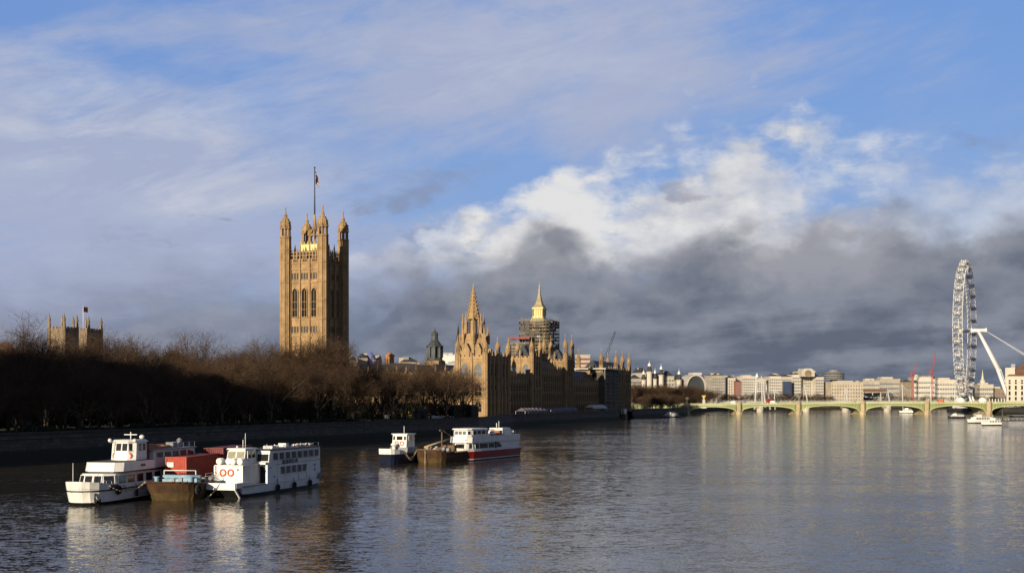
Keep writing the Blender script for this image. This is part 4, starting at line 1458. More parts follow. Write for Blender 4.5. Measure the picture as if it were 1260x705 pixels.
# --- A: long white cruiser with a high wheelhouse (bow on the left)
bx, by = W(93, 147), 147.0
A = boat('passenger_boat', 'white passenger boat with tall wheelhouse moored left of the rusty barge', 'boat', (bx, by), AFTA)
def stA(x, hb, zd, rake):
    return (x, [(max(hb - .55, .0), -.7, rake * 1.2), (max(hb - .22, .02), .35, rake * .7), (max(hb - .08, .04), 1.75, rake * .2), (hb, zd - .0, 0.0)])
SA = [stA(0, .75, 2.95, 1.1), stA(.5, 1.55, 2.9, .9), stA(1.5, 2.25, 2.78, .6), stA(3.2, 2.65, 2.58, .3), stA(6, 2.75, 2.42, 0), stA(14, 2.75, 2.3, 0), stA(24, 2.7, 2.3, 0), stA(28.5, 2.4, 2.4, -.2)]
h = MB(); stations_strip(h, SA, 0, 1); h.build('boot_stripe', BLACKP, A)
h = MB(); stations_strip(h, SA, 1, 2); h.build('hull', WHITE, A)
h = MB(); stations_strip(h, SA, 2, 3); h.build('bulwark', WHITE, A)
h = MB()
for sgn in (-1, 1):
    for a, b in zip(SA[:-1], SA[1:]):
        h.tube((a[0] + a[1][2][2] * 1, sgn * (a[1][2][0] + .03), 1.75), (b[0] + b[1][2][2], sgn * (b[1][2][0] + .03), 1.75), .09, n=5)
h.tube((SA[0][0] + .22, -.75, 1.75), (SA[0][0] + .22, .75, 1.75), .09, n=5)
h.build('rubbing_strake', BLACKP, A)
h = MB(); deck(h, SA, 3, .85); h.build('deck', DGREY, A)
# anchor in its dark pocket on the bow
an = MB().box(1.05, 1.25, -1.95, -1.80, .35, 1.5).box(.95, 1.7, -2.02, -1.86, .3, .5)
an.tube((.9, -1.95, .9), (1.9, -2.1, .3), .09).tube((1.9, -2.2, .3), (2.0, -2.05, .8), .09)
an.build('anchor', BLACKP, A)
MB().tube((.35, .55, 2.1), (.35, .55, 5.2), .05, .03, 6).build('jackstaff', STEELW, A)
_mk = set(COL.objects)


def shift_new(dx):
    global _mk
    for o_ in set(COL.objects) - _mk:
        if o_.parent is A: o_.location.x += dx
    _mk = set(COL.objects)


# main saloon with a faceted front
lo = [(2.2, -1.25), (3.5, -2.35), (26, -2.4), (26, 2.4), (3.5, 2.35), (2.2, 1.25)]
hi = [(2.75, -1.2), (3.9, -2.28), (26, -2.34), (26, 2.34), (3.9, 2.28), (2.75, 1.2)]
MB().hexa(lo, hi, 1.5, 3.62).build('saloon', WHITE, A)
for y in (-.78, .78): front_panel(A, (2.36, y * .78, 2.3), .98, 1.1, .28, 0)
front_panel(A, (2.98, -1.90, 2.3), 1.25, 1.1, .26, R(40))
front_panel(A, (2.98, 1.90, 2.3), 1.25, 1.1, .26, R(-40))
for i in range(9):
    x = 4.3 + i * 2.35
    for s in (-1, 1): win_panel(A, x, x + 1.75, 2.3, 3.35, s * (2.40), shift=.03)
shift_new(1.5)
# upper deck with a deep white bulwark
lo = [(1.6, -1.75), (2.5, -2.62), (23.6, -2.7), (23.6, 2.7), (2.5, 2.62), (1.6, 1.75)]
MB().hexa([(p[0] + .1, p[1] * .99) for p in lo], [(p[0] + .1, p[1] * .99) for p in lo], 3.63, 3.82).build('deck_edge', BLACKP, A)
up = MB()
hi = [(1.95, -1.72), (2.8, -2.58), (10.8, -2.62), (10.8, 2.62), (2.8, 2.58), (1.95, 1.72)]
lo2 = [(1.6, -1.75), (2.5, -2.62), (10.8, -2.66), (10.8, 2.66), (2.5, 2.62), (1.6, 1.75)]
up.hexa(lo2, hi, 3.83, 4.95)
up.build('upper_bulwark', WHITE, A)
MB().hexa([(2.4, -2.3), (10.7, -2.5), (10.7, 2.5), (2.4, 2.3)], [(2.4, -2.3), (10.7, -2.5), (10.7, 2.5), (2.4, 2.3)], 4.96, 5.0).build('upper_deck', DGREY, A)
MB().box(7.0, 8.1, -2.68, -2.60, 4.25, 4.55).build('nameplate', BLACKP, A)
shift_new(4.2)
# wheelhouse
lo = [(4.6, -.85), (5.3, -1.75), (8.2, -1.75), (8.2, 1.75), (5.3, 1.75), (4.6, .85)]
md = [(5.0, -.82), (5.6, -1.70), (8.2, -1.70), (8.2, 1.70), (5.6, 1.70), (5.0, .82)]
wh = MB().hexa(lo, md, 5.01, 7.35)
wh.build('wheelhouse', WHITE, A)
rf = MB().hexa([(4.75, -.95), (5.4, -1.9), (8.5, -1.9), (8.5, 1.9), (5.4, 1.9), (4.75, .95)], [(5.1, -.8), (5.6, -1.6), (8.2, -1.6), (8.2, 1.6), (5.6, 1.6), (5.1, .8)], 7.36, 7.62)
rf.build('wheelhouse_roof', WHITE, A)
for y in (-.43, .43): front_panel(A, (4.81, y, 6.22), .72, .95, .17, 0)
front_panel(A, (5.13, -1.30, 6.22), .85, .95, .13, R(52))
front_panel(A, (5.13, 1.30, 6.22), .85, .95, .13, R(-52))
for s in (-1, 1):
    for x in (5.9, 7.05): win_panel(A, x, x + .8, 6.22, 7.1, s * 1.735, shift=.02)
for y in (-1.55, 1.55): lifebuoy(A, (4.85 if abs(y) < 1 else 4.95, y * .55, 5.55), (1, 0, 0), .42)
for y in (-1.75, 1.75): MB().ball((5.0, y, 7.55), .26, .26, .26).tube((5.0, y, 7.3), (5.3, y * .9, 7.3), .05).build('searchlight', WHITE, A)
mst = MB().tube((7.2, 0, 7.6), (7.2, 0, 8.6), .07).box(7.1, 7.3, -.9, .9, 8.2, 8.3)
mst.build('mast', STEELW, A)
MB().ball((7.9, -1.2, 7.95), .35, .35, .28).build('radar_dome', WHITE, A)
MB().box(5.05, 5.5, -.3, .35, 5.0, 5.3).build('deck_box', LBLUE, A)
# dark door and upper saloon behind
MB().box(8.25, 8.9, -1.72, 1.72, 5.01, 7.0).build('companion', DREDC, A)
shift_new(6.2)
MB().hexa([(15.2, -2.35), (27.4, -2.4), (27.4, 2.4), (15.2, 2.35)], [(15.4, -2.25), (27.4, -2.3), (27.4, 2.3), (15.4, 2.25)], 3.84, 6.05).build('upper_saloon', WHITE_G, A)
MB().box(15.1, 27.8, -2.5, 2.5, 6.06, 6.2).build('saloon_roof', GREYP, A)
for i in range(5):
    x = 15.9 + i * 2.3
    for s in (-1, 1): win_panel(A, x, x + 1.9, 5.12, 5.85, s * 2.335, shift=.05)
rr = random.Random(3)
cv = MB()
for i in range(7):
    x = 16.0 + i * .9 + rr.uniform(-.2, .2)
    cv.hexa([(x - .8, -1.7), (x + .8, -1.7), (x + .8, .6), (x - .8, .6)], [(x - .35, -1.0), (x + .3, -1.2), (x + .35, .1), (x - .3, .2)], 6.21, 6.4 + rr.uniform(.05, .45))
tag(cv.build('canvas_cover', CANVAS), 'crumpled orange brown canvas heaped on the white boat roof behind the wheelhouse', 'canvas cover')
cv = COL.objects['canvas_cover']
cv.matrix_world = Matrix.Translation((bx, by, 0)) @ Matrix.Rotation(math.atan2(AFTA[1], AFTA[0]), 4, 'Z')
vent = MB()
for x in (23, 24.8): vent.box(x, x + 1.2, -1.2, -.1, 6.2, 6.9)
vent.lathe(26.3, -.5, [(.3, 6.2), (.3, 7.0), (.45, 7.1), (.1, 7.4)], 8)
vent.build('roof_vent', GREYP, A)
# tyre fender at the side
MB().torus((5.2, -2.8, 1.65), (0, 1, 0), .42, .18, 16, 7).build('fender', TYRE, A)
MB().hexa([(3.4, -2.75), (5.4, -2.84), (5.4, -2.65), (3.4, -2.55)], [(3.7, -2.75), (5.0, -2.82), (5.0, -2.65), (3.7, -2.55)], 1.75, 2.35).build('fairlead', BLACKP, A)

# --- B: rusty barge carrying the red container
bx2, by2 = W(207, 155), 155.0
B = boat('barge', 'rusty brown work barge with blue deck gear between the two white boats', 'barge', (bx2, by2), AFTB)
def stB(x, hb, zd, rake):
    return (x, [(max(hb - .45, 0), -.6, rake * 1.3), (hb - .15, .5, rake), (hb, 1.0, rake * .6), (hb, zd, 0)])
SB = [stB(-.9, 1.3, 2.38, 1.0), stB(-.65, 2.0, 2.36, .95), stB(-.2, 2.65, 2.32, .8), stB(.5, 3.1, 2.25, .5), stB(1.6, 3.35, 2.12, .2), stB(3, 3.4, 2.0, 0), stB(26, 3.4, 1.9, 0), stB(33, 3.0, 2.3, -.5)]
h = MB(); stations_strip(h, SB, 0, 2); h.build('waterline_band', WEED, B)
h = MB(); stations_strip(h, SB, 2, 3); h.build('hull', RUST, B)
h = MB(); deck(h, SB, 3, .12); h.build('deck', DGREY, B)
h = MB()
for sgn in (-1, 1):
    for a, b in zip(SB[:-1], SB[1:]):
        h.tube((a[0], sgn * a[1][3][0], a[1][3][1]), (b[0], sgn * b[1][3][0], b[1][3][1]), .12, n=6)
h.tube((-.9, -1.3, 2.38), (-.9, 1.3, 2.38), .12)
h.build('gunwale', RUST, B)
gear = MB().box(2.2, 3.6, -2.9, -1.0, 2.1, 2.75).box(2.4, 3.4, -.4, 1.8, 2.1, 2.6).tube((3.0, -3.1, 2.85), (3.0, 1.9, 2.85), .28, n=10)
gear.lathe(2.0, -2.2, [(.28, 2.1), (.28, 2.8), (.4, 2.82), (.4, 2.95)], 10).lathe(2.0, 2.4, [(.28, 2.1), (.28, 2.8), (.4, 2.82), (.4, 2.95)], 10)
gear.build('anchor_winch', LBLUE, B)
MB().box(2.0, 2.5, -1.0, -.55, 2.1, 2.8).box(2.2, 2.7, .1, .5, 2.1, 2.7).build('winch_motor', GREYP, B)
railing(B, [(4.2, -2.0, 2.0), (4.2, 2.3, 2.0)], 1.6, STEELW, .07, 4.3, 2, 'guard_rail')
railing(B, [(4.3, -3.3, 1.95), (18, -3.3, 1.9)], 1.25, GREYP, .035, 2.2, 2, 'side_rail')
h = MB()
h.box(19, 32.5, -2.6, 2.75, 1.9, 2.7)
h.build('hatch_cover', NAVY, B)
for x, y in ((6.5, -2.2), (8.6, -2.4), (10.4, -2.1)): MB().ball((x, y, 2.3), .4, .4, .33).build('deck_buoy', GREYP, B)
# containers standing on the barge
def container(x0, y0, L, w, hgt, m, label, zb=2.02, plate=False):
    c = thing('shipping_container', label, 'container', (bx2, by2, 0), math.atan2(AFTB[1], AFTB[0]))
    b = MB()
    # corrugated box: outline of the plan with ribs
    def rib(n_, a, b_):
        out = []
        for i in range(n_):
            t0 = a + (b_ - a) * i / n_
            st = (b_ - a) / n_
            out += [(t0, 0), (t0 + st * .35, 0), (t0 + st * .5, .06), (t0 + st * .85, .06)]
        return out
    pl = [(x0 + q[1], y0 - w / 2 + 0 + (q[0])) for q in rib(9, .1, w - .1)]
    pl = [(x0 + dd_, y0 + w / 2 - tt) for tt, dd_ in rib(9, .1, w - .1)]
    pl += [(x0 + tt, y0 - w / 2 + dd_) for tt, dd_ in rib(int(L * 2.6), .1, L - .1)]
    pl += [(x0 + L, y0 - w / 2), (x0 + L, y0 + w / 2)]
    b.hexa(pl, pl, zb + .15, zb + hgt - .12)
    b.build('corrugated_body', m, c)
    f = MB()
    for (x, y) in ((x0, y0 - w / 2), (x0, y0 + w / 2), (x0 + L, y0 - w / 2), (x0 + L, y0 + w / 2)):
        f.box(x - .09, x + .09, y - .09, y + .09, zb, zb + hgt)
    for z in (zb + .0, zb + hgt - .15):
        f.box(x0 - .08, x0 + .08, y0 - w / 2 + .09, y0 + w / 2 - .09, z, z + .15)
        f.box(x0 + .09, x0 + L - .09, y0 - w / 2 - .08, y0 - w / 2 + .08, z, z + .15)
        f.box(x0 + .09, x0 + L - .09, y0 + w / 2 - .08, y0 + w / 2 + .08, z, z + .15)
    f.build('corner_frame', m, c)
    MB().box(x0 + .08, x0 + L, y0 - w / 2 + .08, y0 + w / 2 - .08, zb + hgt - .10, zb + hgt - .04).build('roof', m, c)
    if plate: MB().box(x0 - .11, x0 - .02, y0 + w / 2 - 1.05, y0 + w / 2 - .15, zb + hgt - 1.35, zb + hgt - .7).build('notice_plate', WHITE, c)
    return c
container(6.8, 1.75, 12.2, 2.75, 3.2, REDC, 'bright red ribbed container with white plate standing on the rusty barge', plate=True)
container(19.6, 1.4, 12.2, 2.75, 3.2, DREDC, 'dark red container behind the bright red one on the rusty barge', zb=2.72)

# --- C: white double-decker with the lettered side
bx3, by3 = W(270.5, 158.5), 158.5
C_ = boat('passenger_boat', 'white double deck party boat with dark lettering and windows along its side', 'boat', (bx3, by3), AFT)
def stC(x, hb, zd, rake, zk=.95):
    return (x, [(hb - .35, -.6, rake), (hb - .12, .42 if rake == 0 else zk * .5, rake * .55), (hb, zd, 0)])
SC = [stC(0, 2.3, 1.55, 1.4, 1.9), stC(1.4, 2.4, 1.5, .5), stC(3.0, 2.55, 1.45, 0), stC(7.5, 2.75, 1.4, 0), stC(22, 2.75, 1.4, 0), stC(24.8, 2.45, 1.5, -.2)]
h = MB(); stations_strip(h, SC, 0, 1); h.build('boot_stripe', BLACKP, C_)
h = MB(); stations_strip(h, SC[1:], 1, 2); h.build('hull', WHITE, C_)
h = MB(); deck(h, SC, 2, .05); h.build('deck', GREYP, C_)
# square white bow apron with black gap and two raking stems
MB().hexa([(-.25, -2.35), (.0, -2.35), (.0, 2.35), (-.25, 2.35)], [(-.25, -2.35), (.0, -2.35), (.0, 2.35), (-.25, 2.35)], 1.12, 2.0).build('bow_apron', WHITE, C_)
MB().box(.02, 3.4, -2.42, -2.25, 1.3, 2.0).box(.02, 3.4, 2.25, 2.42, 1.3, 2.0).build('bow_bulwark', WHITE, C_)
st_ = MB()
for y in (-2.28, 2.28): st_.hexa([(1.2, y - .09), (1.45, y - .09), (1.45, y + .09), (1.2, y + .09)], [(-.22, y - .09), (.1, y - .09), (.1, y + .09), (-.22, y + .09)], -.2, 1.12)
st_.build('stem_post', WHITE, C_)
MB().hexa([(1.5, -2.18), (2.2, -2.18), (2.2, 2.18), (1.5, 2.18)], [(.12, -2.18), (1.0, -2.18), (1.0, 2.18), (.12, 2.18)], -.3, 1.11).build('bow_recess', BLACKP, C_)
# low forward house
MB().box(3.2, 9.0, -1.55, 2.35, 1.5, 4.05).build('forward_house', WHITE, C_)
MB().box(3.0, 8.0, -1.7, 2.5, 4.06, 4.16).build('house_roof', WHITE, C_)
for y in (1.35, .2): lifebuoy(C_, (3.12, y, 3.15), (1, 0, 0), .40)
MB().lathe(0, 0, [(.13, 0), (.13, .06)], 10).build('porthole', BLACKP, C_).matrix_local = Matrix.Translation((3.17, -.85, 3.55)) @ Matrix.Rotation(PI / 2, 4, 'Y')
MB().lathe(0, 0, [(.16, 0), (.16, .06)], 10).build('deck_light', LBLUE, C_).matrix_local = Matrix.Translation((3.17, 1.45, 2.1)) @ Matrix.Rotation(PI / 2, 4, 'Y')
railing(C_, [(.3, 2.3, 1.9), (3.1, 2.3, 1.9)], .9, STEELW, .025, 1.4)
MB().box(3.0, 3.16, 2.4, 2.62, 1.5, 4.05).build('corner_post', WHITE, C_)
MB().box(1.6, 7.6, -2.72, -1.65, 1.40, 1.52).build('side_step', GREYP, C_)
# liferaft drums on the house roof
for i, (y, x) in enumerate(((2.0, 3.7), (.9, 4.2), (.05, 3.8), (-.85, 4.1))):
    c = MB()
    c.lathe(0, 0, [(.30, -.55), (.44, -.45), (.44, -.04), (.47, -.03), (.47, .03), (.44, .04), (.44, .45), (.30, .55)], 14, smooth=False)
    o_ = c.build('liferaft_drum', WHITE if i != 1 else WHITE_G, C_)
    o_.matrix_local = Matrix.Translation((x, y, 4.62)) @ Matrix.Rotation(PI / 2, 4, 'Y')
# wheelhouse
lo = [(4.9, -.75), (8.0, -.95), (8.0, 2.05), (4.9, 1.85)]
hi = [(5.5, -.65), (8.0, -.85), (8.0, 1.95), (5.5, 1.75)]
MB().hexa(lo, hi, 4.17, 6.1).build('wheelhouse', WHITE, C_)
MB().hexa([(5.2, -.9), (8.3, -1.05), (8.3, 2.15), (5.2, 2.0)], [(5.3, -.8), (8.2, -.95), (8.2, 2.05), (5.3, 1.9)], 6.11, 6.3).build('wheelhouse_roof', WHITE, C_)
for y in (-.12, 1.2): front_panel(C_, (5.14, y, 5.0), 1.15, .85, .265, 0, glass=mat('painted_sunlit_glass', (.30, .28, .20), .2, .2, 1.0, spec=.6))  # sunlight on the panes put into a paler, warmer glass colour
for y, s in ((-.9, -1), (1.98, 1)):
    for x in (5.75, 6.9): win_panel(C_, x, x + .85, 5.0, 5.85, y + s * .0, shift=.03)
MB().ball((5.6, .6, 6.5), .14, .14, .14).tube((7, .5, 6.3), (7, .5, 7.4), .05).build('mast_light', WHITE, C_)
# full-width main body
body = MB().hexa([(8.0, -2.72), (24.6, -2.6), (24.6, 2.6), (8.0, 2.72)], [(8.7, -2.68), (24.6, -2.56), (24.6, 2.56), (8.7, 2.68)], 1.42, 5.85)
body.build('main_body', WHITE, C_)
MB().box(8.55, 24.8, -2.75, 2.75, 5.86, 5.98).build('body_roof', DGREY, C_)
MB().box(7.90, 7.99, -2.45, -1.62, 1.55, 3.75).build('doorway', BLACKP, C_)
MB().box(7.75, 8.05, -2.78, -2.50, 1.5, 4.2).build('door_post', WHITE, C_)
# slanted forward lounge windscreen
front_panel(C_, (8.36, -1.75, 4.45), 1.7, .95, .16, 0)
front_panel(C_, (8.36, 1.6, 4.45), 1.5, .95, .16, 0)
MB().hexa([(7.3, -2.72), (8.2, -2.72), (8.2, -.6), (7.3, -.6)], [(7.3, -2.72), (8.2, -2.72), (8.2, -.6), (7.3, -.6)], 4.06, 4.35).build('windscreen_shelf', WHITE, C_)
for s in (-1, 1):
    for i in range(8):
        x = 9.5 + i * 1.84
        win_panel(C_, x, x + 1.38, 4.55, 5.5, s * 2.70, fm=WHITE_G, shift=.02, glass=(CURT if (i < 2 and s < 0) else GLASS) if 'CURT' in globals() else GLASS)
    for i in range(5):
        x = 11.6 + i * 1.72
        win_panel(C_, x, x + 1.38, 2.55, 3.55, s * 2.695, fm=WHITE_G, slant0=.25 if i == 0 else 0, slant1=-.25 if i == 4 else 0)
ln = MB()
for s in (-1, 1):
    ln.add([(10, s * 2.74, 3.88), (24.5, s * 2.64, 3.95), (24.5, s * 2.64, 4.02), (10, s * 2.74, 3.95)], [(0, 1, 2, 3)])
ln.build('trim_line', GREYP, C_)
pt = MB()
for x, z in ((8.7, 3.6), (9.9, 2.3), (22.6, 3.3), (22.6, 2.6)):
    pt.box(x - .14, x + .14, -2.74, -2.66, z - .14, z + .14)
pt.build('vent_cover', GREYP, C_)


def lettering(parent, text, size, loc, rot, m, depth=.01):
    cu = bpy.data.curves.new('lettering', 'FONT')
    cu.body = text
    cu.size = size
    cu.extrude = depth
    cu.offset = size * .025
    cu.align_x, cu.align_y = 'CENTER', 'CENTER'
    o_ = bpy.data.objects.new('lettering_src', cu)
    COL.objects.link(o_)
    dg = bpy.context.evaluated_depsgraph_get()
    me = bpy.data.meshes.new_from_object(o_.evaluated_get(dg))
    bpy.data.objects.remove(o_)
    me.materials.clear()
    me.materials.append(m)
    q = inst('lettering', me, parent, loc)
    q.rotation_euler = rot
    return q


lettering(C_, 'SUERITA', .95, (14.6, -2.735, 4.22), (PI / 2, 0, 0), NAVY).scale = (1.35, 1, 1)
# stern gear
MB().tube((24.3, -2.5, 1.3), (24.9, -2.6, 2.6), .12).torus((24.0, -2.7, 1.6), (0, 1, 0), .35, .14).build('stern_fender', GREYP, C_)

# fenders, rails and roof clutter of the two large boats
for x in (10.5, 15.5, 20.5): MB().torus((x, -2.95, .75), (0, 1, 0), .36, .15, 14, 6).tube((x, -2.9, 1.1), (x, -2.76, 1.9), .03, n=4).build('fender', TYRE, C_)
for x in (9.5, 14.5): MB().lathe(x, -2.95, [(.05, .55), (.2, .7), (.2, 1.4), (.05, 1.6)], 8).tube((x, -2.95, 1.6), (x, -2.78, 2.2), .03, n=4).build('fender', NAVY, A)
railing(C_, [(15.5, -2.5, 5.98), (24.4, -2.4, 5.98)], .55, GREYP, .022, 1.5, 1)
railing(A, [(2.2, -2.1, 2.45), (4.0, -2.5, 2.35)], .5, STEELW, .025, .9, 1)
railing(A, [(15.4, -2.3, 6.2), (27.4, -2.3, 6.2)], .7, GREYP, .024, 1.6, 2)
MB().box(12.5, 14.2, -1.0, .4, 5.98, 6.35).box(19.0, 20.0, .2, 1.4, 5.98, 6.5).build('roof_locker', WHITE_G, C_)
MB().tube((9.3, 1.4, 5.98), (9.3, 1.4, 8.2), .04, n=5).tube((9.0, 1.4, 7.6), (9.6, 1.4, 7.6), .03, n=5).build('aerial', STEELW, C_)
sc = MB()
for x0, z0, w_, h_ in ((10.8, 1.5, .16, .8), (13.3, 2.3, .12, .6), (17.2, 1.5, .2, .9), (19.8, 1.55, .14, 1.2), (22.8, 2.4, .12, .7)):
    yy_ = -2.72 + (x0 - 8) * .0072
    sc.add([(x0, yy_ - .012, z0), (x0 + w_, yy_ - .012, z0 + .02), (x0 + w_ * .6, yy_ - .012, z0 + h_), (x0 + w_ * .3, yy_ - .012, z0 + h_ * .95)], [(0, 1, 2, 3)])
sc.build('rust_streaks', mat('rust_stain', (.36, .22, .12), .8, .3, 2.0), C_)

# gulls standing on the roof
def gull_meshes():
    b = MB()
    b.ball((0, 0, .26), .21, .10, .105, 8, 6)
    b.ball((.19, 0, .37), .075, .065, .07, 7, 5)
    b.tube((.14, 0, .30), (.19, 0, .37), .06, .05, 6)
    w = MB().hexa([(-.38, -.09), (.10, -.115), (.10, .115), (-.38, .09)], [(-.36, -.03), (.06, -.06), (.06, .06), (-.36, .03)], .27, .355)
    l = MB().tube((.02, .04, 0), (.02, .04, .18), .012, n=4).tube((.02, -.04, 0), (.02, -.04, .18), .012, n=4).tube((.25, 0, .37), (.34, 0, .355), .02, .006, 4)
    return b.mesh('body', GULL), w.mesh('folded_wings', GULLG), l.mesh('legs_and_beak', ORANGE)
GM = gull_meshes()
rg = random.Random(8)
ang3 = math.atan2(AFT[1], AFT[0])
M3 = Matrix.Translation((bx3, by3, 0)) @ Matrix.Rotation(ang3, 4, 'Z')
for i, x in enumerate((9.3, 10.6, 11.9, 13.0, 14.2, 15.6, 17.2, 18.0, 18.6, 19.2, 20.1, 21.2, 21.9)):
    p = M3 @ Vector((x, -2.0 + rg.uniform(-.4, 2.2), 5.98))
    g = thing('gull', 'white gull standing on the flat roof of the lettered boat', 'gull', p, rg.uniform(0, 6.28), 'gulls on the boat roof')
    g.scale = (1.25,) * 3
    for nm, me in zip(('body', 'folded_wings', 'legs_and_beak'), GM): inst(nm, me, g)

# mooring lines
MA = Matrix.Translation((bx, by, 0)) @ Matrix.Rotation(math.atan2(AFTA[1], AFTA[0]), 4, 'Z')
M2 = Matrix.Translation((bx2, by2, 0)) @ Matrix.Rotation(math.atan2(AFTB[1], AFTB[0]), 4, 'Z')
def line(p, q, s, label, r=.055):
    b = MB().path(sag(p, q, s), r, 5)
    return tag(b.build('mooring_rope', ROPE), label, 'rope')
line(MA @ Vector((3.0, -2.75, 2.3)), M2 @ Vector((.5, 3.0, 2.5)), 1.0, 'pale mooring rope sagging from the left white boat bow to the rusty barge')
line(MA @ Vector((6.0, -2.98, 2.2)), M2 @ Vector((.7, 3.3, 2.5)), .8, 'shorter pale mooring rope between left white boat side and rusty barge')
line(M2 @ Vector((.2, -2.4, 2.6)), M3 @ Vector((-1.2, 3.4, -.2)), .25, 'pale rope running from the rusty barge bow down into the water', .07)
line(M3 @ Vector((-.28, -.1, 1.9)), M3 @ Vector((-.9, 1.7, -.1)), .25, 'pale rope hanging from the square bow of the lettered boat', .08)
tag(MB().torus((0, 0, 0), (0.2, 1, 0), .5, .2, 16, 7).build('tyre_fender', TYRE), 'brown rope tyre fender hanging at the right bow corner of the rusty barge', 'fender').matrix_world = M2 @ Matrix.Translation((1.0, -3.6, 1.4))

# --- middle group -------------------------------------------------
AF2 = (.42, .907)
bx4, by4 = W(473.5, 240), 240.0
D_ = boat('tug_boat', 'small navy hulled tug with white bow and square white wheelhouse', 'boat', (bx4, by4), AF2)
def stD(x, hb, zd, rake):
    return (x, [(max(hb - .5, 0), -.6, rake), (hb - .1, 1.0, rake * .5), (hb, 2.0, rake * .15), (hb, zd, 0)])
SD = [stD(0, 1.35, 3.1, .7), stD(.7, 1.8, 3.0, .4), stD(2.2, 2.1, 2.75, .1), stD(4.2, 2.2, 2.5, 0), stD(4.3, 2.2, 2.05, 0), stD(12, 2.2, 2.05, 0), stD(15, 1.7, 2.2, -.3)]
h = MB(); stations_strip(h, SD, 0, 2); h.build('hull', NAVY, D_)
h = MB(); stations_strip(h, SD[:4], 2, 3); h.build('bow_bulwark', WHITE, D_)
h = MB(); deck(h, SD, 2, .05); h.build('deck', DGREY, D_)
MB().hexa([(5.2, -2.1), (9.4, -2.1), (9.4, 2.1), (5.2, 2.1)], [(5.5, -2.0), (9.4, -2.0), (9.4, 2.0), (5.5, 2.0)], 2.06, 3.2).build('cabin', GREYP, D_)
wh = MB().hexa([(5.6, -1.65), (9.0, -1.65), (9.0, 1.65), (5.6, 1.65)], [(5.9, -1.6), (9.0, -1.6), (9.0, 1.6), (5.9, 1.6)], 3.21, 5.75)
wh.build('wheelhouse', WHITE, D_)
MB().box(5.7, 9.2, -1.85, 1.85, 5.76, 5.9).build('wheelhouse_roof', WHITE, D_)
for y, w_ in ((-1.25, .42), (0, 1.35), (1.25, .42)): front_panel(D_, (5.76, y, 4.65), w_, .75, .09, 0, fr=.05)
for y in (-.6, .6): lifebuoy(D_, (5.60, y, 3.95), (1, 0, 0), .38)
for s in (-1, 1): win_panel(D_, 6.6, 8.5, 4.6, 5.4, s * 1.64)
MB().lathe(4.4, .5, [(.35, 2.06), (.35, 3.3), (.7, 3.7), (.5, 4.0)], 10).build('ventilator', WHITE, D_)
MB().lathe(4.2, -.9, [(.2, 2.06), (.2, 2.7), (.35, 2.75), (.35, 2.85)], 8).build('bollard', GREYP, D_)
MB().tube((7.6, 0, 5.9), (7.6, 0, 7.4), .06).build('mast', STEELW, D_)
MB().path(sag((4.5, -2.22, 2.2), (8.5, -2.3, 2.4), 1.6), .09, 6).build('fender_rope', ROPE, D_)

bx5, by5 = W(526, 245), 245.0
E_ = boat('barge', 'brown wooden barge with deck clutter between the navy tug and the red boat', 'barge', (bx5, by5), (.46, .888))
SE = [stB(-.4, 2.2, 2.7, .8), stB(.4, 2.9, 2.55, .5), stB(2.0, 3.2, 2.3, .1), stB(5, 3.3, 2.1, 0), stB(18, 3.3, 2.1, 0), stB(21, 2.6, 2.4, -.5)]
h = MB(); stations_strip(h, SE, 0, 2); h.build('waterline_band', WEED, E_)
h = MB(); stations_strip(h, SE, 2, 3); h.build('hull', RUST, E_)
h = MB(); deck(h, SE, 3, .2); h.build('deck', TIMBER, E_)
h = MB()
for sgn in (-1, 1):
    for a, b in zip(SE[:-1], SE[1:]): h.tube((a[0], sgn * a[1][3][0], a[1][3][1]), (b[0], sgn * b[1][3][0], b[1][3][1]), .13, n=6)
h.tube((-.4, -2.2, 2.7), (-.4, 2.2, 2.7), .13)
h.build('gunwale', TIMBER, E_)
crn = MB().tube((6, .2, 2.1), (6, .2, 6.6), .16, .14).box(5.2, 6.8, .05, .35, 6.3, 6.6).tube((6, .2, 6.5), (9.5, .2, 5.2), .10).box(5.6, 6.4, -.2, .6, 2.1, 3.0)
crn.build('derrick', TIMBER, E_)
MB().box(8, 15, -1.6, 1.6, 2.1, 3.3).build('deckhouse', TIMBER, E_)
MB().tube((3.5, 2.8, 3.0), (14, 2.3, 4.6), .22, n=8).build('spar', ROPE, E_)
rr = random.Random(6)
cl = MB()
for i in range(14):
    x, y = rr.uniform(1.5, 7.5), rr.uniform(-2.4, 2.4)
    s = rr.uniform(.2, .45)
    cl.box(x - s, x + s, y - s * .8, y + s * .8, 2.15, 2.2 + rr.uniform(.3, 1.0))
cl.build('deck_gear', GREYP, E_)
M5 = Matrix.Translation((bx5, by5, 0)) @ Matrix.Rotation(math.atan2(.888, .46), 4, 'Z')
t = tag(MB().lathe(0, 0, [(.35, 0), (.42, .2), (.42, .9), (.30, 1.1)], 10).build('oil_drum', mat('orange_drum', (.5, .24, .06), .6)), 'orange drum standing near the bow of the brown barge', 'drum')
t.matrix_world = M5 @ Matrix.Translation((1.6, 1.0, 2.2))
t = tag(MB().hexa([(-.9, -.6), (.9, -.6), (.9, .6), (-.9, .6)], [(-.5, -.2), (.6, -.3), (.4, .3), (-.6, .2)], 0, .75).build('tarpaulin', mat('pinkish_tarpaulin', (.55, .38, .32), .9)), 'pinkish white tarpaulin heap on the brown barge', 'tarpaulin')
t.matrix_world = M5 @ Matrix.Translation((2.6, -.4, 2.2))
MB().path(sag((-.4, .3, 2.5), (-.55, .25, -.2), -.05), .09, 5).build('bow_line', ROPE, E_)
MB().path(sag((-.42, .3, 2.6), (-.2, 1.1, 2.7), -.1), .09, 5).build('bow_line', ROPE, E_)

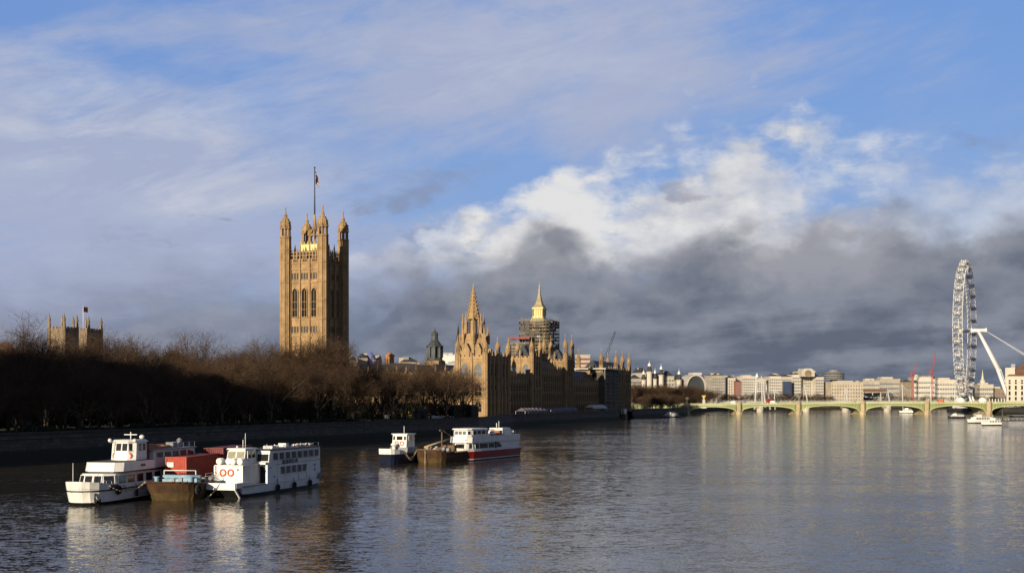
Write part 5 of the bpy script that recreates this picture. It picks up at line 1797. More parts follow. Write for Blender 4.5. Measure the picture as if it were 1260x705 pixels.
AF3 = (.44, .898)
bx6, by6 = W(562, 252.5), 252.5
F_ = boat('passenger_boat', 'red hulled white passenger boat with long dark saloon windows', 'boat', (bx6, by6), AF3)
def stF(x, hb, zd, rake):
    return (x, [(max(hb - .5, 0), -.6, rake), (max(hb - .22, .02), .22, rake * .8), (max(hb - .2, .03), .40, rake * .76), (hb, 1.95, rake * .15), (hb, zd, 0)])
SF = [stF(-.3, .35, 2.7, 1.3), stF(.3, 1.3, 2.65, 1.0), stF(1.2, 2.0, 2.6, .6), stF(3, 2.5, 2.45, .2), stF(6, 2.7, 2.35, 0), stF(18, 2.75, 2.3, 0), stF(25.4, 2.6, 2.4, -.2)]
h = MB(); stations_strip(h, SF, 0, 1); h.build('boot_stripe', BLACKP, F_)
h = MB(); stations_strip(h, SF, 1, 2); h.build('white_stripe', WHITE, F_)
h = MB(); stations_strip(h, SF, 2, 3); h.build('hull', REDH, F_)
h = MB(); stations_strip(h, SF, 3, 4); h.build('topsides', WHITE, F_)
h = MB(); deck(h, SF, 4, .1); h.build('deck', GREYP, F_)
lo = [(1.4, -1.3), (2.8, -2.35), (24.5, -2.55), (24.5, 2.55), (2.8, 2.35), (1.4, 1.3)]
MB().hexa(lo, [(p[0] + .25, p[1] * .98) for p in lo], 2.3, 3.75).build('saloon', WHITE, F_)
front_panel(F_, (1.44, 0, 2.55), 2.0, .95, .16, 0)
front_panel(F_, (2.12, -1.82, 2.55), 1.3, .95, .16, R(37)); front_panel(F_, (2.12, 1.82, 2.55), 1.3, .95, .16, R(-37))
for s in (-1, 1):
    for x0, x1, sl in ((3.6, 5.2, 0), (5.5, 9.3, 0), (9.6, 12.4, 0), (13.6, 17.4, 0), (17.7, 20.9, .6)):
        win_panel(F_, x0, x1, 2.5, 3.55, s * 2.45 - (.0), slant1=sl, shift=.05)
MB().box(12.7, 13.3, -2.60, -2.47, 2.35, 4.6).build('side_door', BLACKP, F_)
# upper bulwark
lo = [(.9, -1.8), (1.9, -2.62), (24.6, -2.72), (24.6, 2.72), (1.9, 2.62), (.9, 1.8)]
MB().hexa(lo, [(p[0] + .2, p[1] * .985) for p in lo], 3.76, 5.0).build('upper_bulwark', WHITE, F_)
MB().box(1.8, 24.4, -2.4, 2.4, 5.01, 5.05).build('upper_deck', GREYP, F_)
for i, y in enumerate((-1.6, 1.6)): MB().box(.98, 1.3, y - .14, y + .14, 4.1, 4.5).build('nav_light', REDH, F_)
lo = [(1.7, -1.5), (2.5, -2.15), (9.0, -2.2), (9.0, 2.2), (2.5, 2.15), (1.7, 1.5)]
MB().hexa(lo, [(p[0] + .2, p[1]) for p in lo], 5.06, 6.45).build('wheelhouse', WHITE, F_)
MB().hexa([(1.4, -1.7), (2.3, -2.4), (9.3, -2.45), (9.3, 2.45), (2.3, 2.4), (1.4, 1.7)], [(1.5, -1.6), (2.4, -2.3), (9.2, -2.35), (9.2, 2.35), (2.4, 2.3), (1.5, 1.6)], 6.46, 6.72).build('wheelhouse_roof', WHITE, F_)
for y in (-.85, .1, 1.0): front_panel(F_, (1.76, y, 5.45), .75, .72, .1, 0, glass=SKYGLASS)
front_panel(F_, (2.12, -1.83, 5.45), .7, .72, .1, R(50))
for s in (-1, 1):
    for x in (3.0, 5.0, 7.0): win_panel(F_, x, x + 1.6, 5.45, 6.2, s * 2.2)
railing(F_, [(9.2, -2.55, 5.0), (24.3, -2.6, 5.0)], 1.0, GREYP, .03, 1.6)
railing(F_, [(9.2, 2.55, 5.0), (24.3, 2.6, 5.0)], 1.0, GREYP, .03, 1.6)
MB().box(9.3, 12.8, -2.3, 2.3, 6.2, 6.35).build('awning', GREYP, F_)
for x, y in ((13.4, -1.4),): MB().ball((x, y, 5.5), .75, .6, .5).build('covered_dinghy', WHITE, F_)
MB().hexa([(17.6, -1.8), (22.2, -1.8), (22.2, 1.8), (17.6, 1.8)], [(18.0, -1.6), (21.8, -1.6), (21.8, 1.6), (18.0, 1.6)], 5.06, 6.5).build('funnel_house', WHITE, F_)
MB().box(16.6, 17.5, -1.6, .5, 5.06, 6.0).build('tarpaulin_seat', CANVAS, F_)
MB().ball((23.2, -1.2, 5.55), .7, .7, .5).build('liferaft_drum', WHITE, F_)
MB().tube((19.4, 0, 6.5), (19.4, 0, 8.0), .06).tube((17.5, -.4, 6.5), (17.5, -.4, 7.6), .09).build('mast', STEELW, F_)
M6 = Matrix.Translation((bx6, by6, 0)) @ Matrix.Rotation(math.atan2(AF3[1], AF3[0]), 4, 'Z')
M4 = Matrix.Translation((bx4, by4, 0)) @ Matrix.Rotation(math.atan2(AF2[1], AF2[0]), 4, 'Z')
line(M5 @ Vector((2.5, -3.2, 2.5)), M6 @ Vector((.2, 1.0, 2.6)), .35, 'pale rope between the brown barge and the red boat bow', .09)
line(M5 @ Vector((4.5, -3.3, 2.4)), M6 @ Vector((1.6, 2.2, 3.0)), .25, 'second higher pale rope between brown barge and red boat', .08)
line(M4 @ Vector((3.5, -2.1, 2.7)), M5 @ Vector((.6, 2.8, 2.7)), 1.6, 'slack pale rope looping between navy tug and brown barge', .09)

# ------------------------------------------------------------------ green arched bridge
BY = 975.0
def bridge():
    t = thing('arched_bridge', 'long low green arched bridge on pale stone piers across the river', 'bridge', (0, BY, 0))
    piers = [W(px, BY) for px in (706, 776, 845, 909, 982, 1061, 1140, 1216, 1292)]
    top, dp = 8.6, 24.0
    def ztop(px): return Z(498.6 if px < 860 else (498.0 - 2.2 * min(1, max(0, (px - 860) / 180))), BY)
    for i, (a, b) in enumerate(zip(piers[:-1], piers[1:])):
        sp, s = MB(), MB()
        pw = 2.0
        x0, x1 = a + pw, b - pw
        za, zb = ztop(630 + a * 1500 / BY), ztop(630 + b * 1500 / BY)
        zc = max(za, zb) - 2.15
        z0 = 1.9
        n = 20
        def arc(u): return z0 + (zc - z0) * math.sqrt(max(0, 1 - (2 * u - 1) ** 2)) ** .92
        for k in range(n):
            u, v = k / n, (k + 1) / n
            xa, xb = x0 + (x1 - x0) * u, x0 + (x1 - x0) * v
            ta, tb = za + (zb - za) * u - .6, za + (zb - za) * v - .6
            sp.add([(xa, 0, arc(u) + .55), (xb, 0, arc(v) + .55), (xb, 0, tb), (xa, 0, ta), (xa, dp, arc(u) + .55), (xb, dp, arc(v) + .55), (xb, dp, tb), (xa, dp, ta)],
                   [(0, 1, 2, 3), (4, 7, 6, 5)])
            s.add([(xa, -.5, arc(u)), (xb, -.5, arc(v)), (xb, -.5, arc(v) + .7), (xa, -.5, arc(u) + .7), (xa, dp + .5, arc(u)), (xb, dp + .5, arc(v)), (xb, dp + .5, arc(v) + .7), (xa, dp + .5, arc(u) + .7)],
                  [(0, 1, 2, 3), (0, 4, 5, 1), (3, 2, 6, 7), (4, 7, 6, 5)])
            # gothic tracery ribs in the spandrel
            if ta - arc(u) > 1.3 and k % 1 == 0:
                s.box(xa - .12, xa + .12, -.25, 0, arc(u) + .5, ta)
        sp.build('spandrel', BGREEN2, t)
        s.build('arch_rib', BGREEN, t)
    c = MB()
    for a, b in zip(piers[:-1], piers[1:]):
        za, zb = ztop(630 + a * 1500 / BY), ztop(630 + b * 1500 / BY)
        c.add([(a, -.8, za - .6), (b, -.8, zb - .6), (b, -.8, zb), (a, -.8, za), (a, dp + .8, za - .6), (b, dp + .8, zb - .6), (b, dp + .8, zb), (a, dp + .8, za)],
              [(0, 1, 2, 3), (3, 2, 6, 7), (0, 4, 5, 1), (4, 7, 6, 5)])
    c.build('deck_cornice', BGREEN, t)
    p = MB()
    for a, b in zip(piers[:-1], piers[1:]):
        za, zb = ztop(630 + a * 1500 / BY), ztop(630 + b * 1500 / BY)
        for y in (-.6, dp + .6):
            for (lo, hi) in ((.02, .3), (1.0, 1.25)):
                p.add([(a, y - .15, za + lo), (b, y - .15, zb + lo), (b, y - .15, zb + hi), (a, y - .15, za + hi), (a, y + .15, za + lo), (b, y + .15, zb + lo), (b, y + .15, zb + hi), (a, y + .15, za + hi)],
                      [(0, 1, 2, 3), (3, 2, 6, 7), (0, 4, 5, 1), (4, 7, 6, 5)])
            n = 26
            for k in range(n):
                x = a + (b - a) * (k + .5) / n
                z = za + (zb - za) * (k + .5) / n
                p.box(x - .32, x + .32, y - .12, y + .12, z + .3, z + 1.0)
    p.build('parapet', BGREEN, t)
    for x in piers[1:-1]:
        z = ztop(630 + x * 1500 / BY)
        q = MB().hexa([(x - 2.6, -2.5), (x, -4.4), (x + 2.6, -2.5), (x + 2.6, dp + 2.5), (x, dp + 4.4), (x - 2.6, dp + 2.5)], [(x - 2.2, -1.8), (x, -3.2), (x + 2.2, -1.8), (x + 2.2, dp + 1.8), (x, dp + 3.2), (x - 2.2, dp + 1.8)], -1.5, 2.4)
        q.lathe(x, -1.2, [(1.9, 2.4), (1.9, z + .1), (2.2, z + .2), (2.2, z + 1.4), (1.7, z + 1.7)], 8, PI / 8)
        q.lathe(x, dp + 1.2, [(1.9, 2.4), (1.9, z + .1), (2.2, z + .2), (2.2, z + 1.4), (1.7, z + 1.7)], 8, PI / 8)
        q.box(x - 1.6, x + 1.6, .2, dp - .2, 2.4, z - .62)
        q.build('pier', BSTONE, t)
        if x > W(1150, BY): continue
        for y in (-1.2,):
            l = thing('bridge_lamp', 'three armed lamp standing on a stone pier of the green bridge', 'street lamp', (x, BY + y, z + 1.7), 0, 'lamps on the green bridge piers')
            m_ = MB().lathe(0, 0, [(.35, 0), (.3, .5), (.12, .8), (.09, 4.2)], 8).tube((-.9, 0, 3.3), (.9, 0, 3.3), .07).tube((-.9, 0, 3.3), (-.9, 0, 3.6), .06).tube((.9, 0, 3.3), (.9, 0, 3.6), .06)
            m_.build('post', BGREEN, l)
            for xx, zz in ((-.9, 3.6), (.9, 3.6), (0, 4.2)):
                MB().lathe(xx, 0, [(.18, zz), (.32, zz + .5), (.1, zz + .75)], 6).build('lantern', SHEETW, l)
    return t, ztop


BGREEN2 = mat('bridge_green_panel', (0.23, 0.27, 0.10), 0.6, 0.18, 0.08, streak=0.4)
_, ztop = bridge()
rd = MB()
for k in range(20):
    xa, xb = W(706 + k * 29.3, BY), W(706 + (k + 1) * 29.3, BY)
    rd.add([(xa, BY - .45, ztop(706 + k * 29.3) + .012), (xb, BY - .45, ztop(706 + (k + 1) * 29.3) + .012), (xb, BY + 24.4, ztop(706 + (k + 1) * 29.3) + .012), (xa, BY + 24.4, ztop(706 + k * 29.3) + .012)], [(0, 1, 2, 3)])
struct(rd.build('bridge_road', mat('asphalt', (.05, .05, .05), .9)))


def bus(x, y, z, label, m=BUSRED, L=10.5, H=4.3):
    t = thing('double_decker_bus', label, 'bus', (x, y, z), 0)
    MB().hexa([(-L / 2, -1.25), (L / 2, -1.25), (L / 2, 1.25), (-L / 2, 1.25)], [(-L / 2 + .2, -1.2), (L / 2 - .1, -1.2), (L / 2 - .1, 1.2), (-L / 2 + .2, 1.2)], .45, H).build('body', m, t)
    for z0 in (1.4, 2.95):
        for k in range(6):
            xx = -L / 2 + .6 + k * 1.6
            MB().box(xx, xx + 1.3, -1.29, -1.2, z0, z0 + .85).build('window', GLASS, t)
    for xx in (-L / 2 + 2, L / 2 - 2.4):
        for yy in (-1.0, 1.0): MB().torus((xx, yy, .45), (0, 1, 0), .33, .17, 12, 6).build('wheel', TYRE, t)
    return t


bus(W(946.5, BY + 6), BY + 6, ztop(946) + .02, 'red double decker bus crossing the green bridge near the white pylons', L=4.6)
def van(x, y, z, label, m):
    t = thing('van', label, 'van', (x, y, z), 0)
    MB().hexa([(-2.6, -.95), (2.6, -.95), (2.6, .95), (-2.6, .95)], [(-2.5, -.9), (1.6, -.9), (1.6, .9), (-2.5, .9)], .4, 2.5).build('body', m, t)
    MB().hexa([(1.0, -.97), (2.2, -.97), (2.2, -.9), (1.0, -.9)], [(1.0, -.93), (1.7, -.93), (1.7, -.88), (1.0, -.88)], 1.4, 2.2).build('window', GLASS, t)
    for xx in (-1.7, 1.7):
        for yy in (-.75, .75): MB().torus((xx, yy, .38), (0, 1, 0), .26, .13, 10, 6).build('wheel', TYRE, t)
van(W(903, BY + 5), BY + 5, ztop(903) + .02, 'white van on the green bridge above the left lit pier', WHITE)
van(W(914, BY + 5), BY + 5, ztop(914) + .02, 'grey van on the green bridge right of the left lit pier', GREYP)
van(W(951.5, BY + 5), BY + 5, ztop(951) + .02, 'white van on the green bridge right behind the red bus', WHITE)
van(W(1158, BY + 5), BY + 5, ztop(1150) + .02, 'orange van on the green bridge left of the giant wheel', ORANGE)

# memorial column with a gilded eagle beyond the bridge's left end
t = thing('memorial_column', 'white stone memorial pillar topped by a gilded bird beyond the bridge', 'monument', (W(866, 1030), 1030, GZ), 0)
zz = Z(491, 1030) - GZ
MB().hexa([(-2, -2), (2, -2), (2, 2), (-2, 2)], [(-1.6, -1.6), (1.6, -1.6), (1.6, 1.6), (-1.6, 1.6)], 0, zz * .35).hexa([(-1.3, -1.3), (1.3, -1.3), (1.3, 1.3), (-1.3, 1.3)], [(-.9, -.9), (.9, -.9), (.9, .9), (-.9, .9)], zz * .35, zz).build('pillar', PALE2, t)
MB().ball((0, 0, zz + .6), .9, .9, .7).hexa([(-.3, -.3), (.3, -.3), (.3, .3), (-.3, .3)], [(-1.9, -.15), (1.9, -.15), (1.9, .15), (-1.9, .15)], zz + .6, zz + 3.2).build('eagle', GOLD, t)

# ------------------------------------------------------------------ footbridges with white pylons, beyond
HY = 1180.0
STEELG = mat('pale_grey_steel', (0.52, 0.52, 0.51), 0.5, 0.08, 0.1)
def footbridge():
    t = thing('cable_footbridge', 'white cable stayed footbridge with leaning pylons behind the green bridge', 'bridge', (0, HY, 0))
    z = 9.6
    x0, x1 = W(885, HY), W(1180, HY)
    MB().box(x0, x1, -2.2, 2.2, z - .9, z).build('deck', SHEETW, t)
    railing(t, [(x0, -2.2, z), (x1, -2.2, z)], 1.3, STEELW, .08, 4, 2)
    MB().box(x0, x1, 8, 17, z - 3.0, z - .4).build('rail_girder', CRANED, t)
    for px, pt, lean in ((936, 462, 0), (951.5, 478, 0), (993, 473, -3.5), (1041.5, 477, -2.2), (1093, 478, -1.6), (1108.5, 472, 0), (1143, 472, .5), (1172, 470, 1)):
        x = W(px, HY)
        zt = Z(pt, HY)
        MB().tube((x - lean * 0 + 1.2, -3, 2), (x + lean, -3.6, zt), 1.0 if px < 940 else .75, .35, 8).build('pylon', STEELG, t)
        for k in range(-4, 5):
            if k == 0: continue
            MB().tube((x + lean * .9, -3.5, zt - 1), (x + k * 4.6, -2.2, z), .10, n=4).build('stay_cable', STEELG, t)
    for px in (936, 993, 1041.5, 1093, 1143):
        x = W(px, HY)
        MB().lathe(x, 4, [(3.2, -1), (3.2, 3.2), (2.6, 3.4)], 12).box(x - 1.5, x + 1.5, 1, 16, 3.4, z - 3.0).build('pier', PALE, t)
footbridge()
# tall double mast of the nearer pylon group
t = thing('pylon_pair', 'tall pair of white masts joined near the top behind the green bridge', 'mast', (W(935, 1195), 1195, 0), 0)
for dx, pt in ((-3.2, 462), (3.4, 466), (6.4, 470)):
    MB().tube((dx * 1.6, 0, 2), (dx * .9, 0, Z(pt, 1195)), 1.15, .55, 8).build('mast', STEELG, t)
MB().tube((-3, 0, 30), (4, 0, 29), .4).tube((-3.6, 0, 20), (4.6, 0, 20), .4).build('cross_brace', STEELW, t)
MB().lathe(-2.9, 0, [(1.5, Z(464, 1195)), (1.5, Z(464, 1195) + 1), (.2, Z(459, 1195))], 8).build('mast_head', STEELW, t)

# ------------------------------------------------------------------ giant observation wheel
def giant_wheel():
    Yc = 1060.0
    s = FPX / Yc
    cx = W(1187.5, Yc)
    zc = Z(407, Yc)
    Rr = (Z(327, Yc) - zc)
    az = R(20.4 + 6.0)                         # bearing of the wheel's plane
    pd = Vector((math.sin(az), math.cos(az), 0))
    ad = Vector((math.cos(az), -math.sin(az), 0))
    t = thing('giant_wheel', 'giant white observation wheel seen nearly edge on above the right bank', 'ferris wheel', (cx, Yc, 0), math.atan2(pd.y, pd.x))
    # local x in the wheel plane, local -y along the axle towards its supports
    N = 80
    def P(a, r, y): return Vector((r * math.cos(a), y, zc + r * math.sin(a)))
    for rr_, y in ((Rr, -3.7), (Rr, 3.7), (Rr - 7.2, 0)):
        rim = MB()
        for i in range(N):
            rim.tube(P(2 * PI * i / N, rr_, y), P(2 * PI * (i + 1) / N, rr_, y), .27, n=6)
        rim.build('rim', STEELW, t)
    tr = MB()
    for i in range(N):
        a, b = 2 * PI * i / N, 2 * PI * (i + 1) / N
        tr.tube(P(a, Rr, -3.7), P(a, Rr, 3.7), .12, n=4, smooth=False)
        for y in (-3.7, 3.7):
            tr.tube(P(a, Rr, y), P(a, Rr - 7.2, 0), .12, n=4, smooth=False)
            tr.tube(P(a, Rr, y), P(b, Rr - 7.2, 0), .10, n=4, smooth=False)
        tr.tube(P(a, Rr, -3.7), P(b, Rr, 3.7), .10, n=4, smooth=False)
    tr.build('rim_truss', STEELW, t)
    sp = MB()
    for i in range(64):
        a = 2 * PI * i / 64
        y = 4.5 if i % 2 else -4.5
        me = MB().tube(P(a, 1.8, y), P(a, Rr - 7.2, 0), .055, n=3).build('spoke', STEELW, t)
    cap = MB()
    cap.ball((0, 0, 0), 3.5, 1.9, 1.9, 14, 8)
    cm = cap.mesh('capsule', GLASSCAP)
    rg_ = MB()
    for x in (-1.6, 1.6): rg_.torus((x, 0, 0), (1, 0, 0), 2.15, .22, 16, 6)
    rm = rg_.mesh('mounting_ring', STEELW)
    for i in range(32):
        a = 2 * PI * i / 32
        p = P(a, Rr + 3.2, 0)
        o_ = inst('capsule', cm, t, p, PI / 2)
        inst('mounting_ring', rm, o_)
    hub = MB()
    hub.tube((0, 5.5, zc), (0, -16.5, zc), 1.8, 1.6, 14)
    hub.tube((0, 5.8, zc), (0, 3.6, zc), 2.9, 2.9, 14).tube((0, -3.6, zc), (0, -5.8, zc), 2.9, 2.9, 14)
    hub.build('axle', STEELW, t)
    MB().tube((0, -16.5, zc), (0, -18, zc), 2.3, 1.6, 14).build('axle_cap', STEELW, t)
    for sx in (-1, 1):
        MB().tube((sx * 1.6, -11.0, zc - 1.0), (sx * 7, -27, 38), 1.1, 1.7, 12).tube((sx * 7, -27, 38), (sx * 10.0, -38, GZ), 1.7, .9, 12).build('support_leg', STEELW, t)
    for i, (x, y) in enumerate(((-24, -112), (-8, -118), (8, -118), (24, -112))):
        MB().tube((0, -16.2, zc), (x, y, GZ), .16, n=6).build('back_stay', STEELW, t)
    b = MB()
    b.box(-26, 26, -7, 7, 5.0, 6.4)
    b.box(-20, 20, -5, 5, 6.4, 8.4)
    b.build('boarding_platform', SHEETW, t)
    for sx in (-1, 1):
        for sy in (-1, 1):
            MB().tube((sx * 14, sy * 8, GZ), (sx * 11, sy * 4.5, 15), 1.3, .8, 8).build('rim_restraint', STEELW, t)
GLASSCAP = mat('capsule_glass', (0.30, 0.31, 0.32), 0.15, 0.2, 0.3, spec=0.6)
giant_wheel()

# ------------------------------------------------------------------ far buildings
_fr = random.Random(41)
FARM = None


def far(px0, px1, ptop, Y, dp, wallm, label, floors, bays, roof='flat', roofh=1.6, roofm=GREYP, name='office_block', yaw=0.0, win=(1.8, 2.2), z0=GZ, glass=SKYGLASS):  # pale panes put distance haze into the far window colour
    x0, x1 = W(px0, Y), W(px1, Y)
    w, h = x1 - x0, Z(ptop, Y) - z0
    if wallm in (PALE, PALE2): wallm = _fr.choice((PALE, PALE2, WARMST, BATHST, PALE2))
    t = block_building(name, label, (x0 + x1) / 2, Y, w, dp, h, yaw, wallm, roofm, floors, bays, roof, roofh, win, ('front', 'right', 'left') if floors * bays < 60 else ('front',), z0=z0, glass=glass)
    for k in range(_fr.randint(1, 3)):            # stair heads, tanks and chimneys on the roof
        u, v = _fr.uniform(-.4, .4) * w, _fr.uniform(.15, .6) * dp
        a, b, c = _fr.uniform(.8, 2.6), _fr.uniform(.8, 2.2), _fr.uniform(.6, 1.8)
        MB().box(u - a, u + a, v - b, v + b, h + .2, h + (roofh * .7 if roof == 'hip' else .3) + c).build('chimney' if a < 1.5 else 'roof_plant', _fr.choice((wallm, GREYP, WARMST)), t)
    # string courses and a shadowed ground arcade
    for z in (h * .24, h * .82):
        MB().box(-w / 2 - .3, w / 2 + .3, -.32, dp + .3, z, z + .5).build('string_course', wallm, t)
    return t


WARMST = mat('warm_bath_stone', (0.50, 0.43, 0.33), 0.85, 0.16, 0.12, streak=0.4)
BATHST = mat('sooty_portland_stone', (0.40, 0.365, 0.305), 0.85, 0.2, 0.1, streak=0.5)
# Left skyline, over the garden trees
def church_tower(px, Y, w, ptop, label, flag=False):
    x = W(px, Y)
    zt = Z(ptop, Y) - GZ
    t = thing('church_tower', label, 'church tower', (x, Y, GZ), PANG)
    MB().box(0, w, 0, w, 0, zt).build('wall', GREYST, t)
    for z in (zt * .55, zt * .8): MB().box(-.4, w + .4, -.4, w + .4, z, z + .6).build('string_course', GREYST, t)
    p = MB(); crenel(p, -.2, w + .2, -.2, w + .2, zt, 1.6, 1.8); p.build('parapet', GREYST, t)
    for (a, c) in ((0, 0), (w, 0), (0, w), (w, w)):
        MB().lathe(a, c, [(1.0, 0), (1.0, zt + 1.5), (.8, zt + 2), (.6, zt + 4.5), (.85, zt + 4.7), (.06, zt + 8.2)], 8, PI / 8).build('pinnacle', GREYST, t)
    lm = window_meshes(1.9, zt * .2, GREYST, SLATE, '', True, 1, 1, .4)
    for k in range(2):
        for rz, loc in ((0, (w * (.3 + .4 * k), 0)), (-PI / 2, (0, w * (.3 + .4 * k)))):
            put_window(t, lm, (*loc, zt * .60), rz)
            put_window(t, lm, (*loc, zt * .30), rz)
    if flag:
        q = Vector((w, 0))
        MB().tube((w * .3, w * .6, zt), (w * .3, w * .6, zt + 13.5), .22, .14, 6).build('flagpole', STEELW, t)
        vs, fs = [], []
        for i in range(7):
            for j in range(4):
                vs.append((w * .3 + .15 + i * .6, w * .6 + .3 * math.sin(i * 1.1), zt + 13.2 - j * .9 - i * .06))
        for i in range(6):
            for j in range(3): fs.append((i * 4 + j, i * 4 + 4 + j, i * 4 + 5 + j, i * 4 + 1 + j))
        MB().add(vs, fs, True).build('flag', ORANGE, t)
    return t


church_tower(79, 604, 9.2, 405.5, 'grey battlemented church tower above the trees, the left one without flag')
church_tower(109, 632, 9.8, 407.5, 'grey battlemented church tower above the trees with a flagpole and orange flag', True)
t = block_building('gabled_house', 'small gabled house roof with white gable showing through the tree tops', W(218, 520), 520, 10, 12, Z(445, 520) - GZ, .5, PALE2, ROOFBR, 4, 3, 'hip', 5)
block_building('gabled_house', 'brown house end at the far left edge above the trees', W(5, 470), 470, 11, 12, Z(436, 470) - GZ, .3, BRICKO, ROOFBR, 5, 3, 'hip', 5)

# skyline between the great tower and the palace pavilion
for a, b_, pt, Y, m, lab in ((429, 440, 444, 900, PALE2, 'pale block just right of the great tower above trees'), (441, 452, 441, 920, PALE, 'pale stepped block left of the blue dome'),
                             (455, 470, 443, 940, PALE2, 'cream block below the small blue dome'), (492, 516, 446, 880, PALE, 'low cream stone range behind the trees left of the dark lantern tower')):
    far(a, b_, pt, Y, 20, m, lab, 7, 4, 'hip', 4, SLATE, yaw=.2)
t = thing('blue_dome', 'small blue dome with a spike above the pale blocks right of the great tower', 'dome', (W(456, 930), 930, GZ), 0)
zz = Z(440, 930) - GZ
MB().lathe(0, 0, [(4.2, 0), (4.2, zz), (2.6, zz + .2), (2.7, zz + 1.2), (2.2, zz + 2.6), (1.3, zz + 3.6), (.5, zz + 4.4), (.1, zz + 7)], 14, smooth=False).build('drum', BLUEP, t)
MB().lathe(0, 0, [(4.3, zz - 3), (4.6, zz - 2.6), (4.6, zz - 2), (4.3, zz - 1.8)], 14).build('cornice', PALE2, t)
t = thing('brick_turret', 'sunlit orange stone stair turret standing above the bare trees', 'turret', (W(479.5, 690), 690, GZ), .3)
zz = Z(438, 690) - GZ
MB().lathe(0, 0, [(3.1, 0), (3.1, zz - 9), (3.5, zz - 8.6), (3.5, zz - 8), (2.5, zz - 7.8), (2.5, zz - .4), (2.9, zz - .2), (2.9, zz + .6), (2.2, zz + .8), (.9, zz + 1.9)], 8, PI / 8).build('shaft', BRICKO, t)
for i in range(8):
    a = i * PI / 4
    MB().box(-.45, .45, -2.42, -2.25, zz - 6.5, zz - 1.5).build('louvre', SLATE, t).rotation_euler = (0, 0, a)
t = thing('lantern_tower', 'dark lead covered lantern tower with domed cap behind the trees', 'tower', (W(535, 790), 790, GZ), PANG)
zf = lambda y: Z(y, 790) - GZ
MB().box(-5.2, 5.2, -5.2, 5.2, 0, zf(444)).build('base', STONE_R, t)
l = MB().lathe(0, 0, [(5.9, zf(444)), (5.9, zf(443)), (4.9, zf(442.8)), (4.9, zf(440))], 8, PI / 8)
for i in range(8):
    a = PI / 8 + i * PI / 4
    l.tube((4.6 * math.cos(a), 4.6 * math.sin(a), zf(440)), (4.6 * math.cos(a), 4.6 * math.sin(a), zf(427)), .85, .85, 4, False)
l.lathe(0, 0, [(3.7, zf(440)), (3.7, zf(427))], 8, PI / 8)
l.lathe(0, 0, [(5.6, zf(427)), (5.6, zf(425.5)), (4.4, zf(424.5)), (3.2, zf(421)), (2.2, zf(418.5)), (2.0, zf(412.5)), (2.4, zf(412)), (1.7, zf(409)), (.5, zf(407)), (.15, zf(402.5))], 8, PI / 8)
l.build('lantern', LEAD, t)
far(543, 563, 437, 905, 25, WHITE_G, 'white modern block behind the palace pavilion left edge', 6, 3, 'flat', 2.0, SHEETW, yaw=.15)
far(550, 566, 447, 870, 15, SHEETW, 'lower white block with pipes beside the palace pavilion left edge', 5, 3, 'flat', 1.2, GREYP, yaw=.15)

# behind the palace, north end
t = thing('banded_tower_block', 'red and white banded tower block behind the low palace range', 'tower block', (W(717, 1010), 1010, GZ), .35)
zt = Z(437.5, 1010) - GZ
MB().box(-4.6, 4.6, -4.6, 4.6, 0, zt).build('wall', PALE2, t)
for k in range(5):
    z = zt - 2.2 - k * 3.6
    MB().box(-4.75, 4.75, -4.75, 4.75, z - 1.7, z).build('red_band', REDBR, t)
MB().box(-4.9, 4.9, -4.9, 4.9, zt, zt + .7).build('cornice', PALE2, t)
far(727, 739, 455, 1020, 12, REDBR, 'red brick block right of the banded tower block', 6, 4, 'hip', 3, ROOFBR)
far(708, 726, 462, 1000, 14, PALE2, 'pale low block below the banded tower block', 5, 5, 'hip', 4, SLATE)


def crane(px, pbase, ptip, dxp, Y, m, label, lattice=.9):
    x = W(px, Y)
    t = thing('tower_crane', label, 'crane', (x, Y, GZ), 0)
    zb, zt = Z(pbase, Y) - GZ, Z(ptip, Y) - GZ
    dx = dxp * Y / FPX
    a = MB()
    w = lattice
    for sx in (-w, w):
        for sy in (-w, w): a.tube((sx, sy, 0), (sx, sy, zb), .2, n=4)
    for k in range(int(zb / 3)):
        a.tube((-w, -w, k * 3), (w, -w, k * 3 + 3), .14, n=4).tube((w, -w, k * 3), (-w, -w, k * 3 + 3), .14, n=4)
    a.build('mast', m, t)
    j = MB()
    p, q = Vector((0, 0, zb)), Vector((dx, 0, zt))
    dn = Vector((-(q - p).z, 0, (q - p).x)).normalized()
    for o_ in (-w, w):
        j.tube(p + dn * o_, q + dn * o_ * .4, .22, n=4)
    n = max(4, int((q - p).length / 2.5))
    for k in range(n):
        u, v = p.lerp(q, k / n), p.lerp(q, (k + 1) / n)
        j.tube(u + dn * w * (1 if k % 2 else -1) * (1 - .6 * k / n), v + dn * w * (-1 if k % 2 else 1) * (1 - .6 * k / n), .16, n=4)
    j.build('jib', m, t)
    c = MB().box(-4, -1, -1, 1, zb - .4, zb + 1.8).tube((-3, 0, zb + 1.5), (0, 0, zb + 5), .2, n=4).tube((0, 0, zb), (0, 0, zb + 5), .25, n=4)
    c.build('counterweight', m, t)
    return t
crane(742.5, 447, 408, 14.5, 900, CRANED, 'dark luffing crane with raised jib above the north palace pavilion', 1.0)
crane(1123, 462, 447, 5, 1500, CRANER, 'left red crane above the pale blocks before the giant wheel', .8)
crane(1147, 458, 434, 4, 1500, CRANER, 'right and taller red crane above the pale blocks before the giant wheel', .9)
crane(732, 455, 442, -2, 1100, CRANED, 'small dark crane behind the banded tower block', .7)

